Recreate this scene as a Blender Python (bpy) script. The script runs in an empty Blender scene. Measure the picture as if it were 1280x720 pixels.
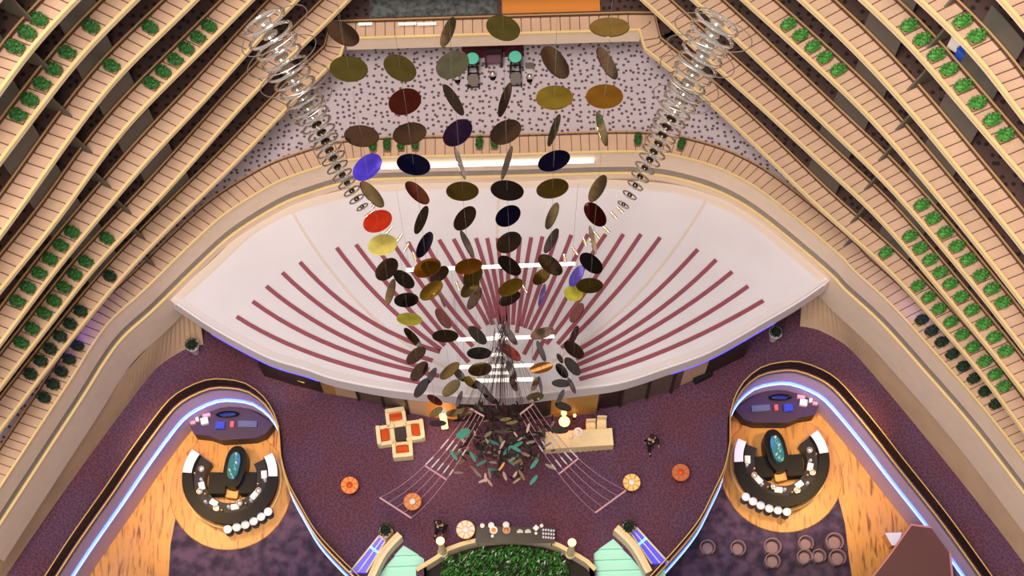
import bpy, bmesh, math, random
import numpy as np
from mathutils import Vector, Matrix
random.seed(7)
# ---------------------------------------------------------------- camera, light, exposure
F, H = 2200.0, 74.0                      # focal length in pixels of a 1280 wide frame, eye height above the lobby carpet
def cam_ray(px, py): return np.array([px-640., -(py-360.), -F])/F
_D = cam_ray(650., 1160.); _D = _D/np.linalg.norm(_D); _Z = -_D
_X = np.cross(_D, cam_ray(626., 368.)); _X /= np.linalg.norm(_X)
if _X[0] < 0: _X = -_X
_Y = np.cross(_Z, _X); RW = np.array([_X, _Y, _Z]); EYE = np.array([0., 0., H])
def P(px, py, z):
    r = RW@cam_ray(px, py); return Vector(EYE + r*((z-H)/r[2]))
def PD(px, py, d): return Vector(EYE + (RW@cam_ray(px, py))*d)
def depth(p): return -(RW.T@(np.array(p)-EYE))[2]
scn = bpy.context.scene; COL = scn.collection
cd = bpy.data.cameras.new('camera'); cam = bpy.data.objects.new('camera', cd); COL.objects.link(cam)
cd.sensor_width = 36.0; cd.lens = F*36.0/1280.0; cd.clip_end = 400
cam.matrix_world = Matrix(((RW[0][0], RW[0][1], RW[0][2], 0), (RW[1][0], RW[1][1], RW[1][2], 0), (RW[2][0], RW[2][1], RW[2][2], H), (0, 0, 0, 1)))
scn.camera = cam
w = bpy.data.worlds.new('world'); scn.world = w; w.use_nodes = True
w.node_tree.nodes['Background'].inputs[0].default_value = (1.0, 0.90, 0.84, 1); w.node_tree.nodes['Background'].inputs[1].default_value = 0.25
def area(name, loc, target, size, power, col=(1, 1, 1), sy=None):
    l = bpy.data.lights.new(name, 'AREA'); l.energy = power; l.color = col; l.size = size
    if sy: l.shape = 'RECTANGLE'; l.size_y = sy
    o = bpy.data.objects.new(name, l); COL.objects.link(o); o.location = loc
    o.rotation_euler = (Vector(target)-Vector(loc)).to_track_quat('-Z', 'Y').to_euler(); return o
def point(name, loc, power, col, r=.3):
    l = bpy.data.lights.new(name, 'POINT'); l.energy = power; l.color = col; l.shadow_soft_size = r
    o = bpy.data.objects.new(name, l); COL.objects.link(o); o.location = loc; return o
def spot(name, loc, target, power, col, ang, blend=.6, r=.1):
    l = bpy.data.lights.new(name, 'SPOT'); l.energy = power; l.color = col; l.spot_size = math.radians(ang); l.spot_blend = blend; l.shadow_soft_size = r
    o = bpy.data.objects.new(name, l); COL.objects.link(o); o.location = loc
    o.rotation_euler = (Vector(target)-Vector(loc)).to_track_quat('-Z', 'Y').to_euler(); return o
area('roof_light', (-11, 2, 84), (5, 22, 5), 26, 40000, (1.0, 0.90, 0.80))
area('side_fill', (-5, 20, 72), (10, 24, 5), 14, 10500, (1.0, 0.88, 0.76))  # added fill that brightens the right side, no fixture here
area('front_fill', (-8, -14, 46), (12, 22, 4), 18, 6500, (1.0, 0.90, 0.82))  # added fill for the upright walls, no lamp stands there
VS = scn.view_settings; VS.view_transform = 'Standard'; VS.look = 'None'; VS.exposure = 0.0; VS.gamma = 1.0; VS.use_curve_mapping = False
# ---------------------------------------------------------------- materials
MATS = {}
def srgb(r, g, b): return tuple(((c/255/12.92) if c <= 10 else ((c/255+.055)/1.055)**2.4) for c in (r, g, b)) + (1,)
def mat(name, c, rough=.6, metal=0., noise=0., nscale=20., c2=None, emit=None, es=0., kind='noise', alpha=None, spec=None, coat=0., trans=0.):
    if name in MATS: return MATS[name]
    m = bpy.data.materials.new(name); m.use_nodes = True; nt = m.node_tree; b = nt.nodes['Principled BSDF']
    col = srgb(*c); b.inputs['Roughness'].default_value = rough; b.inputs['Metallic'].default_value = metal
    if spec is not None: b.inputs['Specular IOR Level'].default_value = spec
    if coat: b.inputs['Coat Weight'].default_value = coat
    if trans: b.inputs['Transmission Weight'].default_value = trans
    b.inputs['Base Color'].default_value = col
    if noise or c2:
        tc = nt.nodes.new('ShaderNodeTexCoord'); n = nt.nodes.new('ShaderNodeTexNoise'); r = nt.nodes.new('ShaderNodeValToRGB')
        nt.links.new(tc.outputs['Object'], n.inputs['Vector']); n.inputs['Scale'].default_value = nscale; n.inputs['Detail'].default_value = 4
        d = srgb(*c2) if c2 else tuple(x*(1-noise) for x in col[:3])+(1,)
        r.color_ramp.elements[0].position = .35; r.color_ramp.elements[1].position = .65
        r.color_ramp.elements[0].color = d; r.color_ramp.elements[1].color = col
        nt.links.new(n.outputs['Fac'], r.inputs['Fac']); nt.links.new(r.outputs['Color'], b.inputs['Base Color'])
    if emit: b.inputs['Emission Color'].default_value = srgb(*emit); b.inputs['Emission Strength'].default_value = es
    if alpha is not None: b.inputs['Alpha'].default_value = alpha
    MATS[name] = m; return m
def mat_dots(name, base, dot, scale, thr=.3, base2=None, rough=.85, nf=.35, rand=.75, wid=.12):
    m = mat(name, base, rough); nt = m.node_tree; b = nt.nodes['Principled BSDF']
    tc = nt.nodes.new('ShaderNodeTexCoord'); v = nt.nodes.new('ShaderNodeTexVoronoi'); v.voronoi_dimensions = '2D'; v.inputs['Scale'].default_value = scale; v.inputs['Randomness'].default_value = rand
    n = nt.nodes.new('ShaderNodeTexNoise'); n.inputs['Scale'].default_value = scale*1.5; n.inputs['Detail'].default_value = 3
    mx = nt.nodes.new('ShaderNodeMath'); mx.operation = 'MULTIPLY_ADD'; mx.inputs[1].default_value = nf
    nt.links.new(tc.outputs['Object'], v.inputs['Vector']); nt.links.new(tc.outputs['Object'], n.inputs['Vector'])
    nt.links.new(n.outputs['Fac'], mx.inputs[0]); nt.links.new(v.outputs['Distance'], mx.inputs[2])
    r = nt.nodes.new('ShaderNodeValToRGB'); e = r.color_ramp.elements
    e[0].position = thr; e[0].color = srgb(*dot); e[1].position = thr+wid; e[1].color = srgb(*base)
    nt.links.new(mx.outputs[0], r.inputs['Fac']); out = r.outputs['Color']
    if base2:
        n2 = nt.nodes.new('ShaderNodeTexNoise'); n2.inputs['Scale'].default_value = .35; nt.links.new(tc.outputs['Object'], n2.inputs['Vector'])
        r2 = nt.nodes.new('ShaderNodeValToRGB'); r2.color_ramp.elements[0].position = .4; r2.color_ramp.elements[1].position = .65
        r2.color_ramp.elements[0].color = (1, 1, 1, 1); r2.color_ramp.elements[1].color = base2+(1,)
        mm = nt.nodes.new('ShaderNodeMixRGB'); mm.blend_type = 'MULTIPLY'; mm.inputs[0].default_value = 1
        nt.links.new(n2.outputs['Fac'], r2.inputs['Fac']); nt.links.new(out, mm.inputs[1]); nt.links.new(r2.outputs['Color'], mm.inputs[2]); out = mm.outputs[0]
    nt.links.new(out, b.inputs['Base Color']); return m
def mat_wood(name, c, c2, scale=2.2, rot=0.0):
    m = mat(name, c, .35); nt = m.node_tree; b = nt.nodes['Principled BSDF']
    tc = nt.nodes.new('ShaderNodeTexCoord'); mp = nt.nodes.new('ShaderNodeMapping'); mp.inputs['Rotation'].default_value[2] = rot; mp.inputs['Scale'].default_value = (scale*2.6, scale*.35, 1)
    n = nt.nodes.new('ShaderNodeTexNoise'); n.inputs['Scale'].default_value = 1.3; n.inputs['Detail'].default_value = 6; n.inputs['Distortion'].default_value = .5
    r = nt.nodes.new('ShaderNodeValToRGB'); r.color_ramp.elements[0].position = .30; r.color_ramp.elements[1].position = .48
    r.color_ramp.elements[0].color = srgb(*c2); r.color_ramp.elements[1].color = srgb(*c)
    nt.links.new(tc.outputs['Object'], mp.inputs[0]); nt.links.new(mp.outputs[0], n.inputs['Vector']); nt.links.new(n.outputs['Fac'], r.inputs['Fac']); nt.links.new(r.outputs['Color'], b.inputs['Base Color']); return m
purple = mat_dots('purple_carpet', (98, 62, 90), (58, 34, 56), 9., .30, (1.12, .82, .66), nf=.55, rand=1., wid=.5)
speck = mat_dots('speckled_carpet', (198, 184, 192), (96, 76, 88), 3.7, .25, nf=.14, rand=.7, wid=.10)
shadec = mat_dots('shaded_corridor_carpet', (84, 62, 58), (36, 24, 26), 3.0, .24, nf=.12, rand=.7, wid=.10)  # speckled carpet again, with corridor shade put into its colour
darkc = mat('dark_mottled_carpet', (96, 72, 92), .9, c2=(48, 36, 54), nscale=2.2)
cream = mat('cream_render', (246, 222, 198), .6, noise=.06, nscale=1.5)
rimm = mat('pale_gold_rim', (238, 208, 148), .45, noise=.05, nscale=2)
ledgem = mat('pink_beige_ledge', (214, 177, 150), .6, noise=.10, nscale=1.2)
ribm = mat('dark_rib', (100, 68, 50), .6)
greyb = mat('grey_strip', (160, 150, 140), .6, noise=.15, nscale=5)
railm = mat('brown_rail', (190, 152, 104), .4)
beige = mat('beige_wall', (220, 186, 154), .6, noise=.12, nscale=.8)
white = mat('white_canopy_paint', (220, 216, 226), .6, noise=.05, nscale=.5)
whitet = mat('white_trim', (226, 220, 226), .5)
seamm = mat('seam_cream', (214, 200, 190), .5)
redst = mat('dusty_red_slat', (146, 72, 88), .6, noise=.12, nscale=3)
gold = mat('gold_trim', (232, 192, 112), .4, metal=.3)
chrome = mat('chrome', (244, 240, 236), .12, metal=.85)
dchrome = mat('dark_chrome', (120, 108, 90), .15, metal=1)
black = mat('black_gloss', (8, 8, 10), .4, spec=.15)
blackm = mat('black_cloth', (14, 13, 16), .85)
creamc = mat('cream_leather', (240, 222, 176), .5)
orange = mat('orange_cushion', (214, 84, 30), .8)
teal = mat('teal_top', (96, 200, 176), .4)
tealm = mat('teal_flake', (72, 146, 134), .45)
brownf = mat('brown_flake', (54, 38, 36), .6)
greyf = mat('taupe_flake', (140, 122, 112), .5)
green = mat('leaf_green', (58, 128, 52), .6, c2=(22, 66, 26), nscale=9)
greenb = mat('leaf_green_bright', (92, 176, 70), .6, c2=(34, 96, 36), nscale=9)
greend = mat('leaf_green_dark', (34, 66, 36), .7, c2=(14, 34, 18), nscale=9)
wood = mat_wood('honey_planks', (226, 156, 74), (128, 76, 34))
wood2 = mat_wood('honey_planks_disc', (206, 146, 66), (150, 92, 40), rot=.15)
lilac = mat('lilac_pit_wall', (196, 172, 196), .6)
neon = mat('blue_neon', (120, 170, 255), .4, emit=(50, 74, 255), es=6)
neons = mat('blue_led_soft', (60, 70, 255), .4, emit=(60, 60, 255), es=2.5)
tube = mat('white_light_tube', (255, 250, 240), .4, emit=(255, 244, 228), es=1.6)
glow = mat('warm_glow', (255, 214, 150), .4, emit=(255, 206, 140), es=2.2)
orangew = mat('orange_lit_panel', (236, 166, 84), .5)
tile = mat('grey_tile', (110, 96, 84), .4, noise=.2, nscale=2)
tan = mat('golden_panel', (196, 150, 84), .45, noise=.15, nscale=1)
darkw = mat('dark_brown_wall', (52, 34, 30), .6)
linen = mat('cream_linen', (250, 226, 178), .8, noise=.06, nscale=6)
plate = mat('white_china', (250, 240, 236), .3)
glassm = mat('glass_top', (72, 64, 56), .15, coat=.5)
clearg = mat('clear_glass', (235, 235, 240), .05, alpha=.25)
bottleg = mat('bottle_glass', (180, 180, 190), .1)
tubc = mat('taupe_leather', (132, 104, 104), .5)
pitdark = mat('maroon_roof', (98, 56, 56), .5)
silver = mat('brushed_steel', (190, 184, 180), .3, metal=.8)
bluep = mat('blue_glass_panel', (90, 90, 230), .2, emit=(70, 60, 240), es=.7)
cyan = mat('cyan_light', (120, 230, 255), .3, emit=(100, 210, 255), es=2)
turq = mat('turquoise_step', (176, 240, 220), .4)
skin = mat('skin', (190, 140, 110), .6); hair = mat('dark_hair', (24, 18, 16), .6); shirt = mat('pale_shirt', (200, 196, 200), .8)
# ---------------------------------------------------------------- geometry helpers
class MB:
    def __init__(s): s.v = []; s.f = []; s.mi = []; s.cur = 0
    def add(s, vs, fs):
        o = len(s.v); s.v += [tuple(x) for x in vs]; s.f += [tuple(i+o for i in f) for f in fs]; s.mi += [s.cur]*len(fs); return s
    def box(s, x0, x1, y0, y1, z0, z1):
        v = [(x, y, z) for z in (z0, z1) for x, y in ((x0, y0), (x1, y0), (x1, y1), (x0, y1))]
        return s.add(v, [(3, 2, 1, 0), (4, 5, 6, 7), (0, 1, 5, 4), (1, 2, 6, 5), (2, 3, 7, 6), (3, 0, 4, 7)])
    def rbox(s, c, sx, sy, z0, z1, a=0., bev=.0):
        """box with rounded vertical corners and a soft top edge, turned by a"""
        hx, hy = sx/2, sy/2; b = min(bev, hx*.9, hy*.9)
        if b <= 0: pts = [(-hx, -hy), (hx, -hy), (hx, hy), (-hx, hy)]
        else:
            pts = []
            for cx, cy, a0 in ((hx-b, hy-b, 0), (-hx+b, hy-b, 90), (-hx+b, -hy+b, 180), (hx-b, -hy+b, 270)):
                for k in range(4): t = math.radians(a0+k*30); pts.append((cx+b*math.cos(t), cy+b*math.sin(t)))
        rings = [(1, z0), (1, z1-b*.5), (1-b*.5/max(hx, hy), z1)] if b > 0 else [(1, z0), (1, z1)]
        n = len(pts); vs = []; ca, sa = math.cos(a), math.sin(a)
        for k, z in rings:
            for x, y in pts: vs.append((c[0]+(x*ca-y*sa)*k, c[1]+(x*sa+y*ca)*k, z))
        fs = [tuple(reversed(range(n))), tuple(range((len(rings)-1)*n, len(rings)*n))]
        for r in range(len(rings)-1):
            for i in range(n): j = (i+1) % n; fs.append((r*n+i, r*n+j, (r+1)*n+j, (r+1)*n+i))
        return s.add(vs, fs)
    def prism(s, pts, z0, z1):
        n = len(pts); v = [(p[0], p[1], z0) for p in pts]+[(p[0], p[1], z1) for p in pts]
        return s.add(v, [tuple(reversed(range(n))), tuple(range(n, 2*n))]+[(i, (i+1) % n, n+(i+1) % n, n+i) for i in range(n)])
    def lathe(s, c, prof, seg=20, a0=0., a1=None):
        n = seg; vs = []; fs = []
        for r, z in prof:
            for i in range(n): t = 2*math.pi*i/n; vs.append((c[0]+r*math.cos(t), c[1]+r*math.sin(t), c[2]+z))
        for k in range(len(prof)-1):
            for i in range(n): j = (i+1) % n; fs.append((k*n+i, k*n+j, (k+1)*n+j, (k+1)*n+i))
        fs.append(tuple(reversed(range(n)))); fs.append(tuple(range((len(prof)-1)*n, len(prof)*n)))
        return s.add(vs, fs)
    def tube(s, pts, r, seg=6, r1=None, closed=False):
        pts = [Vector(p) for p in pts]; n = len(pts); vs = []; fs = []; up = Vector((.13, .21, .97))
        for i, p in enumerate(pts):
            if closed: d = pts[(i+1) % n]-pts[i-1]
            else: d = pts[min(i+1, n-1)]-pts[max(i-1, 0)]
            d.normalize(); a = d.cross(up)
            if a.length < .05: a = d.cross(Vector((1, 0, 0)))
            a.normalize(); b = d.cross(a); rr = r if r1 is None else r+(r1-r)*i/(n-1)
            for k in range(seg): t = 2*math.pi*k/seg; vs.append(p+a*(rr*math.cos(t))+b*(rr*math.sin(t)))
        for i in range(n if closed else n-1):
            for k in range(seg): l = (k+1) % seg; i2 = (i+1) % n; fs.append((i*seg+k, i*seg+l, i2*seg+l, i2*seg+k))
        if not closed: fs.append(tuple(reversed(range(seg)))); fs.append(tuple(range((n-1)*seg, n*seg)))
        return s.add(vs, fs)
    def bar(s, a, b, wd, h):
        a, b = Vector(a), Vector(b); d = (b-a).normalized(); x = d.cross(Vector((0, 0, 1)))
        if x.length < .05: x = Vector((1, 0, 0))
        x.normalize(); y = x.cross(d); vs = []
        for p in (a, b):
            for u, v in ((-1, -1), (1, -1), (1, 1), (-1, 1)): vs.append(p+x*(u*wd/2)+y*(v*h/2))
        return s.add(vs, [(3, 2, 1, 0), (4, 5, 6, 7), (0, 1, 5, 4), (1, 2, 6, 5), (2, 3, 7, 6), (3, 0, 4, 7)])
    def ball(s, c, r, seg=12, sz=1.):
        pr = [(r*math.sin(math.pi*k/(seg//2))+1e-4, -r*sz*math.cos(math.pi*k/(seg//2))) for k in range(seg//2+1)]
        return s.lathe(c, pr, seg)
    def ruled(s, A, B):
        n = len(A); return s.add(list(A)+list(B), [(i, i+1, n+i+1, n+i) for i in range(n-1)])
    def profile(s, C, N, prof, closed_prof=True, drop=None):
        """sweep (offset, z) pairs along the plan curve C with outward normals N"""
        m = len(prof); vs = []
        for c, nn in zip(C, N):
            for o, z in prof: vs.append((c[0]+nn[0]*o, c[1]+nn[1]*o, z))
        fs = []; q = m if closed_prof else m-1
        for i in range(len(C)-1):
            for k in range(q): l = (k+1) % m; fs.append((i*m+k, i*m+l, (i+1)*m+l, (i+1)*m+k))
        if closed_prof: fs.append(tuple(range(m))); fs.append(tuple(reversed(range((len(C)-1)*m, len(C)*m))))
        return s.add(vs, fs)
    def build(s, name, m, parent=None, smooth=False, loc=None):
        me = bpy.data.meshes.new(name); me.from_pydata(s.v, [], s.f)
        for x in (m if isinstance(m, (list, tuple)) else [m]): me.materials.append(x)
        if any(s.mi): me.polygons.foreach_set('material_index', s.mi)
        if smooth: me.polygons.foreach_set('use_smooth', [True]*len(me.polygons))
        me.update(); bm = bmesh.new(); bm.from_mesh(me); bmesh.ops.recalc_face_normals(bm, faces=bm.faces); bm.to_mesh(me); bm.free()
        if smooth:
            try: me.set_sharp_from_angle(angle=math.radians(40))
            except Exception: pass
        o = bpy.data.objects.new(name, me); COL.objects.link(o)
        if loc is not None: o.location = loc
        if parent is not None: o.parent = parent
        return o
def tag(o, label=None, cat=None, group=None, kind=None):
    if label: o['label'] = label
    if cat: o['category'] = cat
    if group: o['group'] = group
    if kind: o['kind'] = kind
    return o
def empty(name, loc, label=None, cat=None, group=None, rz=0., kind=None):
    o = bpy.data.objects.new(name, None); COL.objects.link(o); o.location = loc; o.rotation_euler[2] = rz; o.empty_display_size = .2
    return tag(o, label, cat, group, kind)
def struct(o): o['kind'] = 'structure'; return o
def clone(o, loc, rz, label, group=None, scale=None):
    c = o.copy(); COL.objects.link(c); c.location = loc; c.rotation_euler[2] = rz; c['label'] = label
    if group: c['group'] = group
    if scale: c.scale = scale
    for ch in list(o.children):
        d = ch.copy(); COL.objects.link(d); d.parent = c
        for g in list(ch.children): e = g.copy(); COL.objects.link(e); e.parent = d
    return c
def spline(pts, step):
    """Catmull-Rom through 2-D points, resampled at about step"""
    p = [np.array(q[:2], float) for q in pts]; p = [2*p[0]-p[1]]+p+[2*p[-1]-p[-2]]; out = []
    for i in range(1, len(p)-2):
        n = max(1, int(round(np.linalg.norm(p[i+1]-p[i])/step)))
        for k in range(n):
            t = k/n; a, b, c, d = p[i-1:i+3]
            out.append(.5*((2*b)+(c-a)*t+(2*a-5*b+4*c-d)*t*t+(3*b-3*c+d-a)*t**3))
    out.append(p[-2]); return out
def smooth_line(C, it):
    C = [np.array(c, float) for c in C]
    for _ in range(it):
        D_ = [c.copy() for c in C]
        for i in range(1, len(C)-1): D_[i] = C[i]*.5+(C[i-1]+C[i+1])*.25
        C = D_
    return C
def normals(C, side=1):
    N = []
    for i in range(len(C)):
        d = C[min(i+1, len(C)-1)]-C[max(i-1, 0)]; d = d/np.linalg.norm(d); N.append(np.array([-d[1], d[0]])*side)
    return N
def resample(C, n):
    C = [np.array(c[:2], float) for c in C]; L = [0]
    for i in range(len(C)-1): L.append(L[-1]+np.linalg.norm(C[i+1]-C[i]))
    t = np.linspace(0, L[-1], n); xs = np.interp(t, L, [c[0] for c in C]); ys = np.interp(t, L, [c[1] for c in C]); return [np.array([x, y]) for x, y in zip(xs, ys)]
def pl(pts, z): return [P(x, y, z) for x, y in pts]
ORD = ['zeroth', 'first', 'second', 'third', 'fourth', 'fifth', 'sixth', 'seventh', 'eighth', 'ninth', 'tenth', 'eleventh', 'twelfth', 'thirteenth', 'fourteenth', 'fifteenth', 'sixteenth', 'seventeenth', 'eighteenth', 'nineteenth', 'twentieth']
ORD += ['twenty-'+o for o in ORD[1:10]]+['thirtieth']+['thirty-'+o for o in ORD[1:10]]
# ---------------------------------------------------------------- structure: floors
def pit_loop():
    top = [(912, 560), (912.6, 524), (917, 508), (928, 488), (948, 471), (972, 464.5), (995, 464), (1021, 473), (1040, 485), (1059, 505.6), (1081, 532), (1100, 556), (1120, 582), (1170, 645), (1206, 694), (1240, 742)]
    left = [(800, 742), (847, 691), (874, 657), (891, 624), (904, 596), (909.5, 575)]
    return spline(pl(left, 0)+pl(top, 0), .45)
PITR = pit_loop(); PITL = [np.array([-c[0], c[1]]) for c in PITR]
FH = 40.
def flat_with_holes(name, outer, holes, z, m, thick=.3):
    """polygon with holes, filled by triangulation"""
    bm = bmesh.new(); edges = []
    for loop in [outer]+holes:
        vs = [bm.verts.new((p[0], p[1], z)) for p in loop]
        for i in range(len(vs)): edges.append(bm.edges.new((vs[i], vs[(i+1) % len(vs)])))
    bmesh.ops.triangle_fill(bm, use_beauty=True, use_dissolve=False, edges=edges)
    for f in bm.faces:
        if f.normal.z < 0: f.normal_flip()
    r = bmesh.ops.extrude_face_region(bm, geom=bm.faces[:]); bmesh.ops.translate(bm, verts=[g for g in r['geom'] if isinstance(g, bmesh.types.BMVert)], vec=(0, 0, -thick))
    bmesh.ops.recalc_face_normals(bm, faces=bm.faces)
    me = bpy.data.meshes.new(name); bm.to_mesh(me); bm.free(); me.materials.append(m)
    o = bpy.data.objects.new(name, me); COL.objects.link(o); return o
# garden pool and escalator opening at the near edge of the lobby
ARC = spline(pl([(520, 712), (545, 697), (560, 686), (575, 680.5), (600, 674.5), (640, 671.5), (680, 675.5), (700, 682), (715, 690), (735, 702), (745, 712)], 0), .4)
garden_hole = [tuple(c) for c in ARC]+[(ARC[-1][0], 9.), (ARC[0][0], 9.)]
esc = {}
EP = [P(x, y, 0) for x, y in ((504, 681), (530, 697), (530, 760), (440, 760), (484, 703))]
for s in (-1, 1): esc[s] = [(-s*p.x, p.y) for p in EP]
struct(flat_with_holes('floor', [(-23, 7), (23, 7), (23, 29), (-23, 29)], [PITR, PITL, garden_hole, esc[-1], esc[1]], 0, purple, .35))
# pits: walls, neon line, floor four metres down
def mirror(p, s): return [np.array([s*q[0], q[1]]) for q in p]
for s, C in ((1, PITR), (-1, PITL)):
    N = normals(C, 1 if s == 1 else -1); side = 'right' if s == 1 else 'left'
    struct(MB().profile(C, N, [(0, -.02), (.25, -.02), (.25, -4.3), (0, -4.3)]).build('wall_bar_'+side, lilac))
    g = MB().profile(C, N, [(-.02, .0), (.035, .0), (.035, .05), (-.02, .05)]).build('trim_bar_edge_'+side, gold); struct(g)
    seg = C[6:] if s == 1 else C[6:]
    o = MB().profile(C, N, [(-.05, -1.66), (.0, -1.66), (.0, -2.0), (-.05, -2.0)]).build('neon_strip', neon)  # wide blue band imitates the halo round the bright core
    MB().profile(C, N, [(-.08, -1.80), (-.05, -1.80), (-.05, -1.86), (-.08, -1.86)]).build('bright_core', mat('neon_core', (200, 225, 255), .4, emit=(130, 180, 255), es=2.5), o)
    tag(o, 'glowing blue neon strip inside the %s sunken bar opening' % side, 'neon strip')
    r = empty('glass_railing', (0, 0, 0), 'curved glass railing with thin gold handrail around the %s sunken bar' % side, 'railing')
    MB().profile(C, N, [(.09, .06), (.11, .06), (.11, 1.03), (.09, 1.03)]).build('glass_panel', mat('smoke_glass', (34, 22, 30), .5, alpha=.62, spec=.1), r)
    MB().tube([(c[0]+n[0]*.1, c[1]+n[1]*.1, 1.06) for c, n in zip(C, N)], .026, 6).build('handrail', gold, r)
    fl = [tuple(c) for c in C]; f = MB().prism([(s*(5.0), 7.5), (s*22, 7.5), (s*22, 23.6), (s*5, 23.6)], -4.4, -4.0)
    struct(f.build('floor_bar_'+side, darkc))
    # honey planks: rear field with a straight right edge, and the round platform
    pts = pl([(880, 470), (1130, 470), (1230, 600), (1300, 740), (1068, 740), (1061, 695), (1056, 654), (1048, 622), (1000, 600), (880, 600)], -3.98)
    struct(MB().prism([(s*p.x, p.y) for p in (pts if s == 1 else pts[::-1])], -4.0, -3.97).build('floor_planks_'+side, wood))
    c = P(977, 591, -3.95); rr = (P(977, 665, -3.95)-c).length
    struct(MB().lathe((s*c.x, c.y, -3.97), [(rr+.03, 0), (rr, .04)], 56).build('floor_platform_'+side, wood2))
# ---------------------------------------------------------------- ring balcony
RING = spline(pl([(-40, 670), (40, 548), (90, 472), (115, 432), (140, 399), (180, 363), (237, 307), (282, 267), (340, 231), (380, 215), (425, 202), (480, 197), (612, 194), (700, 191.5), (749, 190), (805, 190), (850, 196), (905, 213), (960, 245), (1045, 315), (1067, 338), (1115, 382), (1172, 445), (1237, 520), (1330, 640)], 7.5), .37)
RN = normals(RING)
def sw(name, prof, m, C=RING, N=RN): return MB().profile(C, N, prof).build(name, m)
struct(sw('trim_1', [(-.04, 7.42), (.05, 7.42), (.05, 7.54), (-.04, 7.54)], rimm))
struct(sw('wall_ring_fascia', [(0, 5.95), (.3, 5.95), (.3, 7.45), (0, 7.45)], cream))
struct(sw('trim_2', [(.1, 5.2), (.3, 5.2), (.3, 5.95), (.1, 5.95)], greyb))
struct(sw('trim_3', [(-.015, 5.16), (.3, 5.16), (.3, 5.21), (-.015, 5.21)], rimm))
struct(sw('wall_ring_skirt', [(.02, 2.45), (.45, 2.45), (.45, 5.14), (.02, 5.14)], cream))
struct(sw('floor_ring_ledge', [(.05, 7.2), (.85, 7.2), (.85, 7.5), (.05, 7.5)], ledgem))
struct(sw('floor_ring_walk', [(.85, 7.15), (4.2, 7.15), (4.2, 7.42), (.85, 7.42)], speck))
def ribs(C, N, z, w0, w1, every=1, mm=ribm, name='trim_ribs'):
    mb = MB()
    for i in range(2, len(C)-2, every):
        c, n = C[i], N[i]; d = n+np.array([.55*np.sign(n[0])*abs(n[0]), 0.]); d = d/np.dot(d, n)
        a = c+d*w0; b = c+d*w1; mb.bar((a[0], a[1], z+.012), (b[0], b[1], z+.012), .026, .03)
        mb.bar((b[0], b[1], z+.012), (b[0]+n[0]*.02, b[1]+n[1]*.02, z+.18), .03, .03)
    return mb.build(name, mm)
struct(ribs(RING, RN, 7.5, .06, .80))
def rail(C, N, z, off, label, m=railm):
    h = empty('handrail', (0, 0, 0), label, 'handrail')
    MB().profile(C, N, [(off-.025, z+.18), (off+.025, z+.18), (off+.025, z+.23), (off-.025, z+.23)]).build('top_rail', m, h)
    MB().profile(C, N, [(off-.02, z), (off+.02, z), (off+.02, z+.05), (off-.02, z+.05)]).build('bottom_rail', ribm, h); return h
rail(RING, RN, 7.5, .82, 'thin brown handrail following the curved ring balcony above the white canopy')
# rear lounge floor with pale speckled carpet, behind the ring
struct(MB().box(-13, 13, 30.5, 41, 7.1, 7.4).build('floor_lounge', speck))
# ---------------------------------------------------------------- upper balconies
RIM = {
 1: ([(435, 62), (355, 140), (300, 200), (220, 277), (150, 350), (124, 382), (52, 472), (-30, 580)], [(797, 55), (830, 82), (880, 122), (957, 195), (1022, 260), (1072, 303), (1105, 332), (1132, 360), (1160, 393), (1210, 447), (1255, 507), (1330, 610)]),
 2: ([(406, 32), (377, 60), (330, 102), (270, 170), (244, 200), (160, 292), (120, 330), (80, 385), (24, 455), (-40, 540)], [(850, 44), (895, 86), (952, 135), (1020, 200), (1068, 243), (1100, 272), (1132, 312), (1185, 375), (1255, 460), (1320, 545)]),
 3: ([(338, 35), (312, 62), (270, 112), (187, 198), (142, 252), (80, 325), (39, 380), (-40, 485)], [(895, 27), (915, 45), (1000, 127), (1060, 184), (1085, 206), (1115, 237), (1165, 295), (1235, 380), (1300, 465)]),
 4: ([(287, 29), (195, 120), (155, 161), (126, 197), (86, 260), (24, 335), (-40, 415)], [(957, 26), (1035, 97), (1072, 132), (1100, 160), (1132, 200), (1185, 262), (1255, 350), (1320, 435)]),
 5: ([(220, 26), (150, 92), (112, 140), (69, 200), (24, 265), (-40, 350)], [(1029, 26), (1090, 87), (1130, 130), (1187, 200), (1255, 282), (1320, 365)]),
 6: ([(145, 26), (101, 70), (24, 172), (-40, 257)], [(1106, 26), (1160, 85), (1255, 195), (1320, 270)]),
 7: ([(70, 26), (24, 85), (-40, 170)], [(1177, 26), (1255, 120), (1320, 200)]),
}
LEV = {}
KN = ORD
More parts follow.
